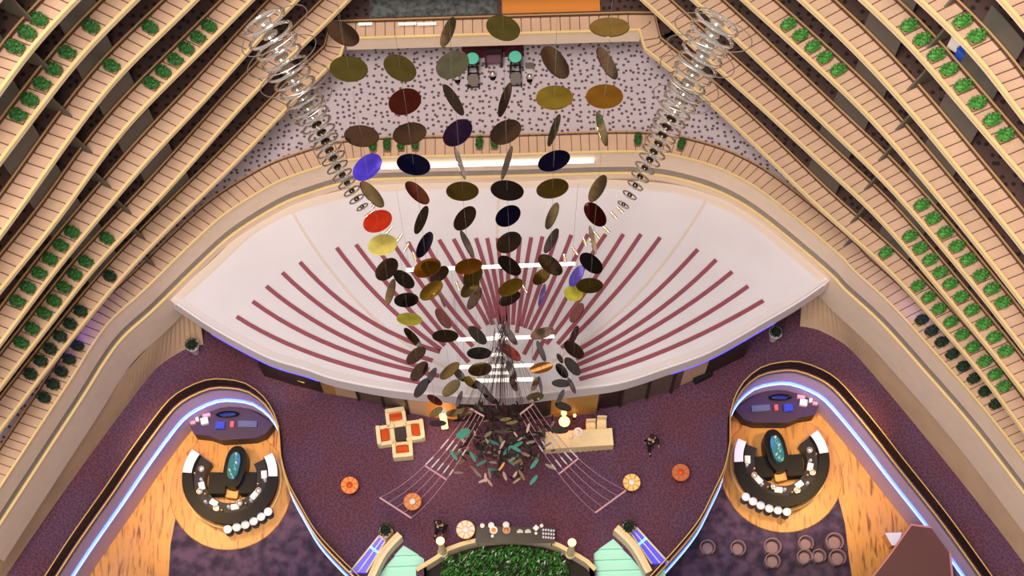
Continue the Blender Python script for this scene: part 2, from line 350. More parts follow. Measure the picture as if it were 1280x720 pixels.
for k in range(1, 10):
    z = 7.5+3*k
    if k <= 7: lp, rp = [P(x, y, z) for x, y in RIM[k][0]], [P(x, y, z) for x, y in RIM[k][1]]
    else:
        lp = [P(x, y, 28.5) for x, y in RIM[7][0]]; rp = [P(x, y, 28.5) for x, y in RIM[7][1]]
        lp = [Vector((p.x-.1*(k-7), p.y, z)) for p in lp]; rp = [Vector((p.x+.1*(k-7), p.y, z)) for p in rp]
    ry = 34.0 if k == 1 else 34.9+.12*(k-2)
    a = np.array([-5.95-.0*k, ry]); b = np.array([5.9, ry])
    L = [np.array(p[:2]) for p in lp]; R_ = [np.array(p[:2]) for p in rp]
    # continue the traced stretch straight to the rear corner where the photo no longer shows it
    if k > 1:
        dl = np.array([.66, .75]); a = L[0]+dl*((ry-L[0][1])/.75); dr = np.array([-.66, .75]); b = R_[0]+dr*((ry-R_[0][1])/.75)
    seq = L[::-1]+([a] if (a-L[0])[1] > .6 else []); seq2 = ([b] if (b-R_[0])[1] > .6 else [])+R_
    if k == 1: seq = smooth_line(spline(seq, .38), 22); seq2 = smooth_line(spline(seq2, .38), 22); seq[-1] = a; seq2[0] = b
    C = []
    for part in (seq, seq2):
        if C:
            m_ = part[0]; n = 30; st = C[-1]; C += [st+(m_-st)*i/n for i in range(1, n)]
        C += smooth_line(spline(part, .38), 22) if k > 1 else spline(part, .38)
    N = normals(C); LEV[k] = (C, N, z)
    # mitre the two rear corners
    for i in range(1, len(C)-1):
        d1 = C[i]-C[i-1]; d2 = C[i+1]-C[i]; cs = np.dot(d1, d2)/(np.linalg.norm(d1)*np.linalg.norm(d2)+1e-9)
        if cs < .95: N[i] = N[i]/max(.5, math.sqrt((1+cs)/2))
    def S(nm, prof, m): return struct(MB().profile(C, N, prof).build(nm, m))
    S('trim_rim', [(0, z-.07), (.10, z-.07), (.10, z+.05), (0, z+.05)], rimm)
    S('wall_fascia', [(.02, z-.20), (.12, z-.20), (.12, z-.07), (.02, z-.07)], cream)
    S('floor_ledge', [(.10, z-.20), (.74, z-.20), (.74, z), (.10, z)], ledgem)
    S('floor_corridor', [(.74, z-.20), (4.2, z-.20), (4.2, z-.06), (.74, z-.06)], shadec)
    S('wall_corridor', [(4.0, z-.06), (4.25, z-.06), (4.25, z+2.58), (4.0, z+2.58)], beige)
    struct(ribs(C, N, z, .10, .70))
    rail(C, N, z, .76, 'brown handrail along the corridor of the %s balcony above the ring' % KN[k])
    # rear deeper fascia, where the lounge looks up to it
    if k <= 2:
        struct(MB().box(-6.0, 6.0, ry+.03, ry+.22, z-.95, z-.1).build('wall_fascia_rear', cream))
# ring corridor back wall and lounge back wall
for nm, sel in (('left', [i for i, c in enumerate(RING) if c[0] < -9.4]), ('right', [i for i, c in enumerate(RING) if c[0] > 9.4])):
    struct(MB().profile([RING[i] for i in sel], [RN[i] for i in sel], [(4.0, 7.42), (4.3, 7.42), (4.3, 10.1), (4.0, 10.1)]).build('wall_ring_corridor_'+nm, beige))
struct(MB().box(.4, 4.4, 35.0, 37.4, 10.42, 10.47).build('floor_orange_inlay', mat('orange_carpet', (226, 140, 60), .8)))
struct(MB().box(-5.0, .2, 35.0, 37.4, 10.42, 10.47).build('floor_slate_inlay', mat('slate_carpet', (104, 112, 112), .8, c2=(64, 62, 66), nscale=5)))
struct(MB().box(-14, 14, 40.6, 41, 0, 38).build('wall_rear', beige))
for s, nm in ((-1, 'left'), (1, 'right')): struct(MB().box(*sorted((s*24, s*24.4)), 5, 42, -4.5, 37).build('wall_outer_'+nm, beige))
# partition fins at the bend of each balcony
for k in range(0, 8):
    C, N, z = (RING, RN, 7.5) if k == 0 else LEV[k]
    for s in (-1, 1):
        tx = np.array([s*13.25, 25.05]); i = min(range(len(C)), key=lambda j: np.linalg.norm(C[j]-tx)); c, n = C[i], N[i]
        if np.linalg.norm(c-tx) > 2.2: continue
        d = n+np.array([.3*s, 0]); d /= np.linalg.norm(d)
        a = c+d*.40; b = c+d*3.9; tn = np.array([-d[1], d[0]])*.035
        mb = MB(); q = [(a, 0.02), (b, 0.02), (b, 2.45), (c+d*1.1, 2.45), (c+d*.8, .9)]
        vs = [(p[0]-tn[0], p[1]-tn[1], z+h) for p, h in q]+[(p[0]+tn[0], p[1]+tn[1], z+h) for p, h in q]
        mb.add(vs, [(4, 3, 2, 1, 0), (5, 6, 7, 8, 9)]+[(j, (j+1) % 5, 5+(j+1) % 5, 5+j) for j in range(5)])
        struct(mb.build('wall_partition', mat('grey_partition', (100, 92, 80), .6)))
        up = -1 if s == 1 else 1            # towards the rear along the curve
        for g0, g1 in (((3, 7), (-7, -3)) if k else ()):
            r = sorted((i+up*g0, i+up*g1)); r = range(max(1, r[0]), min(len(C)-1, r[1]+1))
            struct(MB().profile([C[j] for j in r], [N[j] for j in r], [(.80, z+.0), (.84, z+.0), (.84, z+1.2), (.80, z+1.2)]).build('wall_frosted_screen', mat('frosted_screen', (96, 92, 88), .5, alpha=.85)))
# ---------------------------------------------------------------- lower walls round the lobby
wb_r = spline(pl([(1000, 408), (1022, 412), (1055, 430), (1080, 455), (1135, 520), (1200, 600), (1256, 672), (1310, 745)], 0), .4)
n = 60; A = resample(wb_r, n)
ringr = [c for c in RING if c[0] > 12.9 and c[1] < 26.5]; B = resample([c+nn*.2 for c, nn in zip(RING, RN) if c[0] > 12.9 and c[1] < 26.0], n)
for s, nm in ((1, 'right'), (-1, 'left')):
    mb = MB(); mb.ruled([(s*a[0], a[1], 0) for a in A], [(s*b[0], b[1], 2.46) for b in B]); mb.ruled([(s*(a[0]+.3), a[1]+.2, 0) for a in A], [(s*(b[0]+.3), b[1]+.2, 2.46) for b in B])
    struct(mb.build('wall_lobby_'+nm, beige))
# ---------------------------------------------------------------- white canopy
front = resample(spline(pl([(214, 376), (260, 407), (304, 432), (341, 450), (382, 462), (416, 474), (482, 487), (535, 493), (582, 496), (640, 497), (700, 489.5), (720, 487), (776, 479), (832, 461), (889, 440), (959, 401), (1000, 377), (1036, 352)], 4.6), .4), 90)
back = resample(spline(pl([(214, 376), (226, 366), (264, 332), (312, 288), (363, 260), (440, 239), (500, 231), (580, 229), (640, 228), (749, 228), (845, 235), (909, 256), (946, 277), (980, 305), (1005, 326), (1036, 352)], 4.6), .4), 90)
canopy = empty('fan_canopy', (0, 21, 4.6), 'large white leaf-shaped canopy with a fan of dusty red stripes', 'canopy', kind='structure')
def cloc(p): return (p[0], p[1]-21, p[2]-4.6)
mb = MB(); inner = [f+(b-f)*min(1, .33/max(np.linalg.norm(b-f), .34)) for f, b in zip(front, back)]
mb.ruled([cloc((a[0], a[1], 4.6)) for a in inner], [cloc((b[0], b[1], 4.6)) for b in back]); mb.ruled([cloc((a[0], a[1], 4.35)) for a in inner], [cloc((b[0], b[1], 4.35)) for b in back])
mb.build('roof_deck', white, canopy)
FN = normals(front, -1)
MB().profile([np.array([c[0], c[1]-21]) for c in front], FN, [(-.36, -.25), (-.34, .02), (-.1, .10), (-.05, .0), (.02, .03), (.06, -.88), (-.2, -.88)]).build('front_lip', whitet, canopy)
BNn = normals(back, 1)
MB().profile([np.array([c[0], c[1]-21]) for c in back], BNn, [(-.28, 0.0), (-.2, .06), (.12, .06), (.12, -.2), (-.28, -.2)]).build('back_lip', seamm, canopy)
ST = [((296, 396), (395, 444), (524, 478)), ((316, 377), (420, 434), (549, 470)), ((333, 358), (425, 419), (536, 462)), ((353, 341), (440, 408), (541, 451)), ((375, 328), (455, 397), (550, 440)),
 ((421, 310), (480, 378), (551, 437)), ((445, 306), (500, 374), (556, 432)), ((468, 306), (530, 388), (586, 453)), ((490, 302), (545, 380), (591, 433)), ((510, 303), (555, 375), (596, 420)), ((531, 302), (570, 370), (600, 412)),
 ((549, 300), (582, 356), (610, 406)), ((567, 299), (594, 352), (616, 406)), ((581, 299), (602, 350), (618, 398)), ((595, 298), (611, 350), (625, 405)), ((609, 298), (619, 350), (628, 405)), ((622, 298), (627, 350), (632, 402)), ((636, 297), (635, 350), (635, 410)), ((650, 297), (645, 350), (641, 406)), ((664, 297), (655, 350), (646, 416)),
 ((678, 296), (664, 355), (651, 408)), ((696, 295), (675, 356), (656, 410)), ((714, 294), (688, 358), (662, 412)), ((735, 293), (700, 358), (655, 443)), ((757, 293), (716, 358), (667, 450)), ((779, 293), (735, 360), (683, 430)), ((801, 293), (750, 365), (697, 430)), ((825, 297), (768, 368), (702, 435)),
 ((872, 312), (798, 385), (725, 436)), ((895, 325), (812, 396), (720, 449)), ((915, 340), (822, 406), (718, 458)), ((935, 358), (832, 421), (724, 465)), ((954, 376), (839, 435), (724, 474))]
ST += [((900, 344), (900, 344), (900, 344))][:0]
def bez(a, m, b, t): c = 2*np.array(m)-.5*(np.array(a)+np.array(b)); return (1-t)**2*np.array(a)+2*t*(1-t)*c+t*t*np.array(b)
for a, m_, b in ST:
    pts = [P(*bez(a, m_, b, k/12), 4.62) for k in range(13)]; C = [np.array(p[:2]) for p in pts]
    MB().profile([np.array([c[0], c[1]-21]) for c in C], normals(C), [(-.085, -.0), (-.085, .06), (.085, .06), (.085, -.0)]).build('stripe', redst, canopy)
for a, m_, b in (((363, 262), (452, 383), (560, 462)), ((884, 248), (793, 372), (690, 452)), ((624, 231), (622, 265), (621, 296))):
    pts = [P(*bez(a, m_, b, k/12), 4.62) for k in range(13)]; C = [np.array(p[:2]) for p in pts]
    MB().profile([np.array([c[0], c[1]-21]) for c in C], normals(C), [(-.05, 0), (-.05, .05), (.05, .05), (.05, 0)]).build('panel_seam', seamm, canopy)
# blue light strips tucked under the canopy edge
for i0, i1, nm in ((6, 22, 'left'), (66, 82, 'right')):
    o = MB().profile(front[i0:i1], FN[i0:i1], [(.0, 3.66), (.07, 3.66), (.07, 3.72), (.0, 3.72)]).build('led_strip', neons)
    tag(o, 'violet-blue light strip under the %s end of the white canopy edge' % nm, 'light strip')
# reception wall beneath the canopy
wp = [(330, 470), (370, 482), (405, 491), (421, 494), (449, 499), (480, 507), (511, 516), (535, 521), (572, 525), (610, 527), (650, 527), (688, 522), (745, 517), (747, 511), (775, 507), (808, 497), (838, 490), (850, 482), (880, 470), (930, 446)]
wm = [darkw, darkw, tan, beige, tile, tile, beige, orangew, darkw, darkw, darkw, tan, tan, darkw, tile, tile, tile, beige, darkw]  # orange light of the central opening is put into one panel's colour
mats_u = []; mb = MB()
for i in range(len(wp)-1):
    m_ = wm[i]
    if m_ not in mats_u: mats_u.append(m_)
    mb.cur = mats_u.index(m_); a, b = P(*wp[i], 0), P(*wp[i+1], 0); d = (b-a).normalized(); nn = Vector((-d.y, d.x, 0))*.2
    mb.add([(a.x, a.y, 0), (b.x, b.y, 0), (b.x, b.y, 4.3), (a.x, a.y, 4.3), (a.x+nn.x, a.y+nn.y, 0), (b.x+nn.x, b.y+nn.y, 0), (b.x+nn.x, b.y+nn.y, 4.3), (a.x+nn.x, a.y+nn.y, 4.3)], [(0, 1, 2, 3), (7, 6, 5, 4), (3, 2, 6, 7), (0, 3, 7, 4), (1, 5, 6, 2)])
struct(mb.build('wall_reception', mats_u))
mb = MB()
for x, y in ((449, 499), (480, 507), (511, 516), (747, 511), (775, 507), (808, 497), (838, 490)):
    p = P(x, y, 0); mb.box(p.x-.05, p.x+.05, p.y-.08, p.y+.02, 0, 4.3)
struct(mb.build('trim_reception', darkw))
for k, (x, y) in enumerate(((461, 503), (550, 524), (700, 523), (800, 501))):
    p = P(x, y, 0); mb = MB().lathe((p.x, p.y-.25, .0), [(.10, 0), (.10, .05), (.02, .08), (.02, .3)], 10)
# ---------------------------------------------------------------- coloured light in the hall
for s in (-1, 1):
    point('ring_violet_lamp', (s*13.6, 22.9, 8.3), 12, (.25, .15, 1), .15)
    point('corridor_blue_lamp', (s*17.3, 23.0, 8.6), 45, (.2, .12, 1), .2)
    spot('bar_warm_fill', (s*14.8, 19.5, 6), (s*13.2, 19.5, -4), 2300, (1, .62, .28), 60, .7, .3)  # added warm light for the sunken bars, no lamp hangs here
    spot('bar_white_fill', (s*12.2, 16, 8), (s*12.4, 17.5, -3), 800, (1, .9, .8), 40, .7, .2)  # added pale light on the bar counters, likewise without a fixture
for x, y in ((-12.3, 21.3), (-5.8, 18.6), (-.5, 17.5), (3.8, 16.5), (6.5, 20.0)):
    spot('ceiling_spot', (x, y, 20), (x, y, 0), 900, (1, .72, .52), 22, .9, .3)
# long white lamp on the ring fascia
a, b = P(476, 204, 6.85), P(742, 193.5, 6.85)
o = MB().box(a.x, b.x, 29.9, 29.99, 6.72, 6.92).build('light_tube', tube); tag(o, 'long glowing white tube along the front of the curved ring balcony', 'light tube')
# ---------------------------------------------------------------- plants on the ledges
def plant_mesh(seed, m):
    rnd = random.Random(seed); mb = MB()
    for i in range(150):
        u, v = rnd.uniform(-1, 1), rnd.uniform(-1, 1)
        if u*u+v*v > 1: continue
        r2 = u*u+v*v; c = Vector((u*.36, v*.22, .10+.26*math.sqrt(1-r2*.8)*rnd.uniform(.6, 1)))
        a = rnd.uniform(0, 6.28); L = rnd.uniform(.07, .13); W = .03; t = rnd.uniform(.0, .8)
        d = Vector((math.cos(a)*math.cos(t), math.sin(a)*math.cos(t), math.sin(t)*rnd.choice((1, 1, -.6)))); s_ = Vector((-math.sin(a), math.cos(a), rnd.uniform(-.5, .5)))*W
        mb.add([c-d*L*.5, c+s_, c+d*L*.5, c-s_], [(0, 1, 2, 3)])
    o = mb.build('foliage', m); return o
def make_plant(seed, m):
    r = empty('potted_fern', (0, 0, 0), 'x', 'potted plant', 'x'); f = plant_mesh(seed, m); f.parent = r
    MB().rbox((0, 0), .58, .36, 0, .14, 0, .06).build('planter_box', mat('terracotta_box', (150, 120, 84), .7), r)
    MB().rbox((0, 0), .52, .30, .14, .17, 0, .05).build('soil', greend, r); 
    core = MB().lathe((0, 0, .10), [(.26, 0), (.27, .06), (.2, .14), (.08, .18)], 10).build('leaf_core', m, r); core.scale = (1.15, .7, 1)
    return r
PL = {
 (-1, 7): [(35, 41), (25, 62), (50, 25)],
 (-1, 6): [(111, 31), (85, 66), (67, 86), (55, 106), (40, 126), (29, 147)],
 (-1, 5): [(189, 35), (142, 84)],
 (-1, 4): [(261, 32), (247, 46), (234, 61), (220, 75), (206, 91), (192, 106)],
 (-1, 3): [(90, 290), (76, 307), (64, 325), (50, 342), (36, 360), (27, 380)],
 (-1, 2): [(131, 296), (106, 326), (92, 342), (80, 359), (66, 375), (56, 392), (41, 411), (29, 430)],
 (-1, 1): [(137, 345), (102, 390), (89, 406), (76, 421), (64, 437), (52, 452), (40, 469)],
 (-1, 0): [(104, 436), (90, 451), (79, 466), (67, 481), (55, 497)],
 (1, 4): [(984, 31), (997, 46), (1013, 60), (1029, 73), (1044, 90)],
 (1, 6): [(1134, 33), (1151, 50), (1167, 70), (1182, 89), (1200, 109), (1217, 131), (1236, 152), (1249, 173)],
 (1, 7): [(1204, 25), (1220, 45)],
 (1, 3): [(1149, 258), (1163, 275), (1179, 292), (1192, 310), (1206, 327), (1224, 345), (1239, 361), (1250, 380)],
 (1, 2): [(1137, 295), (1150, 310), (1163, 324), (1175, 340), (1187, 355), (1201, 371), (1215, 387), (1229, 405), (1242, 422), (1252, 442)],
 (1, 1): [(1108, 315), (1145, 359), (1160, 372), (1172, 387), (1186, 404), (1200, 420), (1213, 436), (1227, 454), (1242, 469), (1251, 485)],
 (1, 0): [(1149, 402), (1161, 416), (1172, 431), (1186, 446), (1200, 461), (1212, 477), (1226, 493), (1240, 508)],
 (0, 0): [(466, 188), (484, 190), (501, 188), (519, 188), (599, 186), (618, 186), (797, 181), (850, 187)],
}
protos = {}
def plant_dir(k, p, s):
    C, N, z = (RING, RN, 7.5) if k == 0 else LEV[k]
    q = np.array([p.x, p.y]); i = min(range(len(C)), key=lambda j: np.linalg.norm(C[j]+N[j]*.55-q)); c, n_ = C[i], N[i]
    pos = c+n_*(.40 if k else .45); tn = np.array([-n_[1], n_[0]]); pos = pos+tn*np.dot(q-pos, tn)
    d = n_+np.array([.45*n_[0], 0]); return pos, math.atan2(d[1], d[0])
for (s, k), L in PL.items():
    z = 7.5+3*k; side = {-1: 'left', 1: 'right', 0: 'rear'}[s]
    where = '%s run of the ring balcony ledge' % side if k == 0 else '%s side of the %s balcony above the ring' % (side, KN[k])
    grp = 'potted ferns, '+where
    for j, (x, y) in enumerate(L):
        p = P(x, y, z+.2); pos, ang = plant_dir(k, p, s)
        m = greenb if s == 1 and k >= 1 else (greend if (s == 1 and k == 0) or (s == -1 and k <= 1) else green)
        key = (m.name, j % 2)
        lab = ('%s green fern from %s, %s' % (ORD[j+1], 'left' if s == 0 else 'top', where))
        if key not in protos:
            r = make_plant(j+len(protos)*7, m); protos[key] = r; r.location = (pos[0], pos[1], z); r.rotation_euler[2] = ang; r['label'] = lab; r['group'] = grp
        else: r = clone(protos[key], (pos[0], pos[1], z), ang, lab, grp)
        if s == 0: r.scale = (.8, .75, 1.6)
        else: r.scale = (.86, 1.0, .9) if k else (.85, .95, 1)
# ---------------------------------------------------------------- lounge furniture behind the ring
def lathe_obj(name, c, prof, m, parent=None, seg=20, smooth=True): return MB().lathe(c, prof, seg).build(name, m, parent, smooth)
for nm, x, y, lab in (('left', 590.5, 73, 'round teal-topped high table with tall black frame left of the bench'), ('right', 644, 71, 'round teal-topped high table with tall black frame right of the bench')):
    p = P(x, y, 8.7); t = empty('high_table', (p.x, p.y, 7.4), lab, 'table', 'teal-topped tables in the lounge')
    lathe_obj('table_top', (0, 0, 1.27), [(.25, 0), (.27, .02), (.27, .05), (.25, .07)], teal, t, 28)
    lathe_obj('top_rim', (0, 0, 1.22), [(.28, 0), (.29, .05)], black, t, 28)
    for sx in (-1, 1):
        for sy in (-1, 1): MB().bar((sx*.15, sy*.1-.0, 1.25), (sx*.22, sy*.16-.05, 0), .05, .05).build('leg', black, t)
    mb = MB(); mb.bar((-.2, -.2, .35), (.2, -.2, .35), .04, .05); mb.bar((-.2, .1, .35), (.2, .1, .35), .04, .05); mb.bar((-.2, -.2, .35), (-.2, .1, .35), .03, .04); mb.bar((.2, -.2, .35), (.2, .1, .35), .03, .04); mb.build('footrest', black, t)
    c = empty('low_chair', (p.x, p.y-.55, 7.4), 'black-framed chair with grey seat in front of the %s teal-topped table' % nm, 'chair', 'chairs in the lounge')
    MB().rbox((0, 0), .46, .42, .40, .47, 0, .05).build('seat', mat('grey_seat', (120, 112, 104), .8), c)
    for sx in (-1, 1):
        for sy in (-1, 1): MB().bar((sx*.22, sy*.2, .42), (sx*.24, sy*.23, 0), .045, .045).build('leg', black, c)
    mb = MB(); mb.bar((-.23, -.22, .2), (.23, -.22, .2), .04, .04); mb.build('stretcher', black, c)
p = P(617, 72, 8.0); t = empty('bench', (p.x, p.y, 7.4), 'dark purple upholstered bench between the two teal-topped tables', 'bench')
MB().rbox((0, 0), .62, .36, .38, .52, 0, .05).build('seat', mat('plum_velvet', (104, 70, 84), .8), t); MB().rbox((0, .22), .70, .12, .3, .85, 0, .04).build('backrest', mat('plum_dark', (52, 24, 36), .7), t)
for sx in (-1, 1):
    MB().rbox((sx*.34, 0), .07, .42, .05, .62, 0, .02).build('armrest', mat('plum_dark', (52, 24, 36), .7), t)
    for sy in (-1, 1): MB().box(sx*.3-.025, sx*.3+.025, sy*.16-.025, sy*.16+.025, 0, .4).build('leg', black, t)
p0, p1 = P(577, 62, 7.45), P(655, 70, 7.45); t = MB().box(p0.x, p1.x, p1.y, p1.y+2.6, 7.4, 7.43).build('rug', mat('wine_rug', (86, 30, 44), .9)); tag(t, 'dark wine-red rug under the lounge bench, beneath the upper balcony', 'rug')
for j, (x, y, lab) in enumerate(((572, 102, 'chrome dome lamp on the speckled carpet, left of the black chairs'), (616, 98, 'chrome dome lamp on the speckled carpet, between the two black chairs'), (662, 101, 'chrome dome lamp on the speckled carpet, right of the black chairs'))):
    p = P(x, y, 7.4); t = empty('dome_lamp', (p.x, p.y, 7.4), lab, 'lamp', 'chrome dome lamps in the lounge')
    lathe_obj('base', (0, 0, 0), [(.12, 0), (.12, .03), (.03, .05), (.03, .3)], black, t, 14); MB().ball((0, 0, .42), .13, 16).build('dome', chrome, t, True)
p = P(662, 87, 7.4); t = empty('side_box', (p.x, p.y, 7.4), 'small white box table behind the rightmost chrome dome lamp', 'table'); MB().rbox((0, 0), .32, .3, 0, .32, 0, .04).build('body', plate, t); MB().rbox((0, 0), .34, .32, .32, .35, 0, .04).build('table_top', silver, t)
# figures of glass display strip on the level above the lounge
for x0, x1, lab in ((448, 465, 'short'), (498, 520, 'middle'), (522, 545, 'long')):
    a, b = P(x0, 31, 10.9), P(x1, 29, 10.9); o = MB().box(a.x, b.x, a.y, a.y+.08, 10.86, 10.92).build('light_tube', tube); tag(o, '%s glowing white tube on the first balcony above the lounge' % lab, 'light tube')
p = P(1218, 81, 28.4); t = empty('blue_bin', (P(1240, 62, 28.42).x, P(1240, 62, 28.42).y, 28.44), 'bright blue bin in the top right balcony corridor', 'bin')
pb = P(1202, 72, 25.46); t.location = (pb.x, pb.y, 25.44); MB().rbox((0, 0), .42, .34, 0, .55, .6, .04).build('body', mat('blue_plastic', (34, 84, 196), .4), t); MB().rbox((0, 0), .46, .38, .55, .60, .6, .04).build('lid', mat('blue_plastic', (34, 84, 196), .4), t)
pb = P(1193, 58, 25.46); t = empty('service_cart', (pb.x, pb.y, 25.44), 'pale service cart beside the blue bin in the top right corridor', 'cart'); MB().rbox((0, 0), .5, .35, .15, .8, .9, .03).build('body', plate, t); MB().rbox((0, 0), .54, .39, .8, .83, .9, .03).build('tray', silver, t); MB().rbox((0, 0), .46, .3, 0, .15, .9, .03).build('base', black, t)
# ---------------------------------------------------------------- hanging discs
DISCS = [  # x, y, major px, minor px, angle in the picture (down-right positive), colour
 (429,42,44,26,30,'d'),(436,86,48,32,5,'o'),(500,85,44,30,30,'o'),(506,127,42,32,-20,'r'),(452,170,44,27,5,'d'),(512,167,43,27,-12,'d'),(567,125,45,13,58,'k'),(565.5,81,44,32,-30,'g'),(572,166,42,28,-40,'v'),(560,40,40,14,-68,'g'),
 (629,35,44,30,20,'o'),(694,78,48,25,52,'d'),(759,79,46,16,60,'d'),(762,34,50,24,0,'o'),(693,122,47,30,-2,'y'),(755.5,120.5,47,30,0,'a'),(631,125,45,11,-72,'d'),(632,165,42,28,-28,'d'),(692.5,163,43,9,-71,'g'),(752.5,161,45,10,75,'g'),
 (692.5,201,42,24,-20,'n'),(690.6,235.6,41,24,-12,'o'),(634,238,42,25,8,'k'),(578,239,41,24,0,'o'),(521.6,241,38.5,17,43,'r'),(465,243,42,16,48,'g'),(459,209,42,27,-42,'b'),(517,205.6,43,26,12,'n'),(575,204,43,6,72,'g'),(633.5,204,44,7,-73,'g'),
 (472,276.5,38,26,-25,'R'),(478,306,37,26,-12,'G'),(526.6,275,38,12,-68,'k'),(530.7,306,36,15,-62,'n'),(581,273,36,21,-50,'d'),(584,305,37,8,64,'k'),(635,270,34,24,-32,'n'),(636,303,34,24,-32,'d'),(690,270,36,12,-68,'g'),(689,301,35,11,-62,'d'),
 (747,235.6,38,16,-60,'g'),(744,268,36,21,50,'r'),(741,300,37,6,78,'g'),(739,329,34,20,40,'k'),(688,331,36,19,38,'d'),(637,332,34,18,38,'k'),(676.6,346,26,16,-40,'o'),(638,359,34,18,-28,'y'),(637,373,30,15,-28,'d'),(737,357,34,19,0,'o'),
 (717,366.5,24,20,15,'Y'),(720.6,345,30,14,-60,'b'),(483.4,336.6,34,22,-45,'d'),(505,349,31,17,38,'k'),(488,365,34,10,-75,'g'),(508,375,31,18,-5,'k'),(534,335,36,22,-22,'a'),(549,343,28,16,-38,'d'),(539,363,34,18,-38,'y'),(585.6,333,35,19,-12,'a'),
 (591,345,30,20,-50,'o'),(587.5,360,30,16,-45,'o'),(593,373,32,12,-60,'d'),(511.6,399,32,16,5,'Y'),(554,398,30,13,55,'r'),(516,422,32,10,48,'d'),(520,444,30,15,-40,'d'),(556.6,420,33,16,0,'d'),(597,419,30,14,45,'k'),(599,441.5,31,15,0,'k'),
 (637,418,32,9,55,'d'),(638,440,32,13,38,'R'),(677.5,416.6,31,13,-18,'p'),(524,464,30,15,-50,'d'),(539,470,24,8,-60,'k'),(526.6,485,28,12,-55,'k'),(562,463.5,31,13,-40,'o'),(574,468,22,10,50,'k'),(564,485,28,14,-42,'g'),(600,461.6,30,17,-8,'o'),
 (602.5,485,26,9,45,'k'),(543.5,500,22,9,32,'r'),(574,499,22,6,-72,'k'),(676.6,439,28,7,68,'k'),(676.6,459.7,30,13,-12,'a'),(639,462.5,26,9,65,'d'),(669,480,20,7,-65,'o'),(675.6,481,22,4,80,'k'),(669,496,22,11,-10,'g'),(721,391,28,12,-58,'r'),
 (717.5,419,26,8,-68,'k'),(717.5,437,30,16,38,'d'),(715.6,458,28,13,50,'k'),(702.5,463.5,22,11,52,'k'),(701.6,479,24,10,2,'k'),(714.7,482,22,6,65,'k'),(700.6,496,20,6,-65,'k'),(704,508,22,10,20,'k'),(547,529,22,8,0,'k'),(545,515,19,9,-35,'o'),
 (579,542,19,11,-30,'t'),(699,538,23,8,2,'k'),(677.5,369,30,6,-75,'b'),(553,375,20,4,70,'g'),(700,448,14,6,60,'d'),(590,478,24,12,30,'o'),(612,497,22,9,45,'d'),(642,480,20,8,65,'d'),(568,516,22,9,-10,'o'),(580,515,26,10,-12,'o')]
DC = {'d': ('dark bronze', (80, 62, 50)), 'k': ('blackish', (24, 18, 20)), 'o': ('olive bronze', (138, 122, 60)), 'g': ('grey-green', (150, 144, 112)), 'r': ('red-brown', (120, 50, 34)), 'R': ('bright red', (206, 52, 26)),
      'G': ('glowing gold', (255, 240, 130)), 'y': ('golden olive', (206, 172, 64)), 'Y': ('yellow-green', (232, 226, 90)), 'a': ('amber', (204, 138, 44)), 'b': ('blue-violet', (84, 66, 226)), 'n': ('navy', (40, 40, 96)), 'v': ('dark violet', (92, 66, 110)), 'p': ('pinkish grey', (196, 168, 150)), 't': ('teal', (84, 188, 168))}  # reflections are put into the disc colours; the brightest gold stands for a lamp
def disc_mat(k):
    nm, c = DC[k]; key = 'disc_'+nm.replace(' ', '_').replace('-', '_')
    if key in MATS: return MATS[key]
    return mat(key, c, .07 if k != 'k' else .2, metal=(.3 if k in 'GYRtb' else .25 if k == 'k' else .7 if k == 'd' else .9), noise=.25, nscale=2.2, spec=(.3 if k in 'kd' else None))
DIA = .92
def place_disc(o, x, y, A, B, ang, flip):
    d = min(68.5, F*DIA/A); p = PD(x, y, d); T = math.acos(max(.08, min(.999, B/A))); a = math.radians(ang)
    mj = np.array([math.cos(a), -math.sin(a), 0.]); view = -cam_ray(x, y); view /= np.linalg.norm(view)
    mj = mj-view*np.dot(mj, view); mj /= np.linalg.norm(mj); pr = np.cross(view, mj)
    nrm = view*math.cos(T)+pr*math.sin(T)*flip
    X_ = RW@mj; Z_ = RW@nrm; Y_ = np.cross(Z_, X_)
    o.matrix_world = Matrix(((X_[0], Y_[0], Z_[0], p.x), (X_[1], Y_[1], Z_[1], p.y), (X_[2], Y_[2], Z_[2], p.z), (0, 0, 0, 1))); return p
def bands(y):
    return ('before the upper rear balcony' if y < 60 else 'over the speckled lounge carpet' if y < 172 else 'over the curved ring balcony' if y < 225 else 'over the canopy rear edge' if y < 290
            else 'over the red stripe tips' if y < 352 else 'over the mid red stripes' if y < 412 else 'over the stripes lower ends' if y < 455 else 'over the canopy front edge' if y < 505 else 'over the purple carpet')
groups = {}
for i, r in enumerate(DISCS): groups.setdefault((bands(r[1]), r[5]), []).append(i)
LAB = {}
for (bn, c), ix in groups.items():
    ix.sort(key=lambda i: DISCS[i][0])
    for j, i in enumerate(ix): LAB[i] = ('the only %s mirrored disc hanging %s' % (DC[c][0], bn)) if len(ix) == 1 else '%s from left of the %s mirrored discs %s' % (ORD[j+1], DC[c][0], bn)
dprof = [(.01, -.012), (DIA/2-.02, -.012), (DIA/2, -.006), (DIA/2, .006), (DIA/2-.02, .012), (.01, .012)]
dmesh = {}
wirem = mat('steel_wire', (120, 112, 108), .4)
wmesh = MB().tube([(0, 0, 0), (0, 0, 1)], .0045, 5).build('wire', wirem).data
bpy.data.objects.remove(bpy.data.objects['wire'])
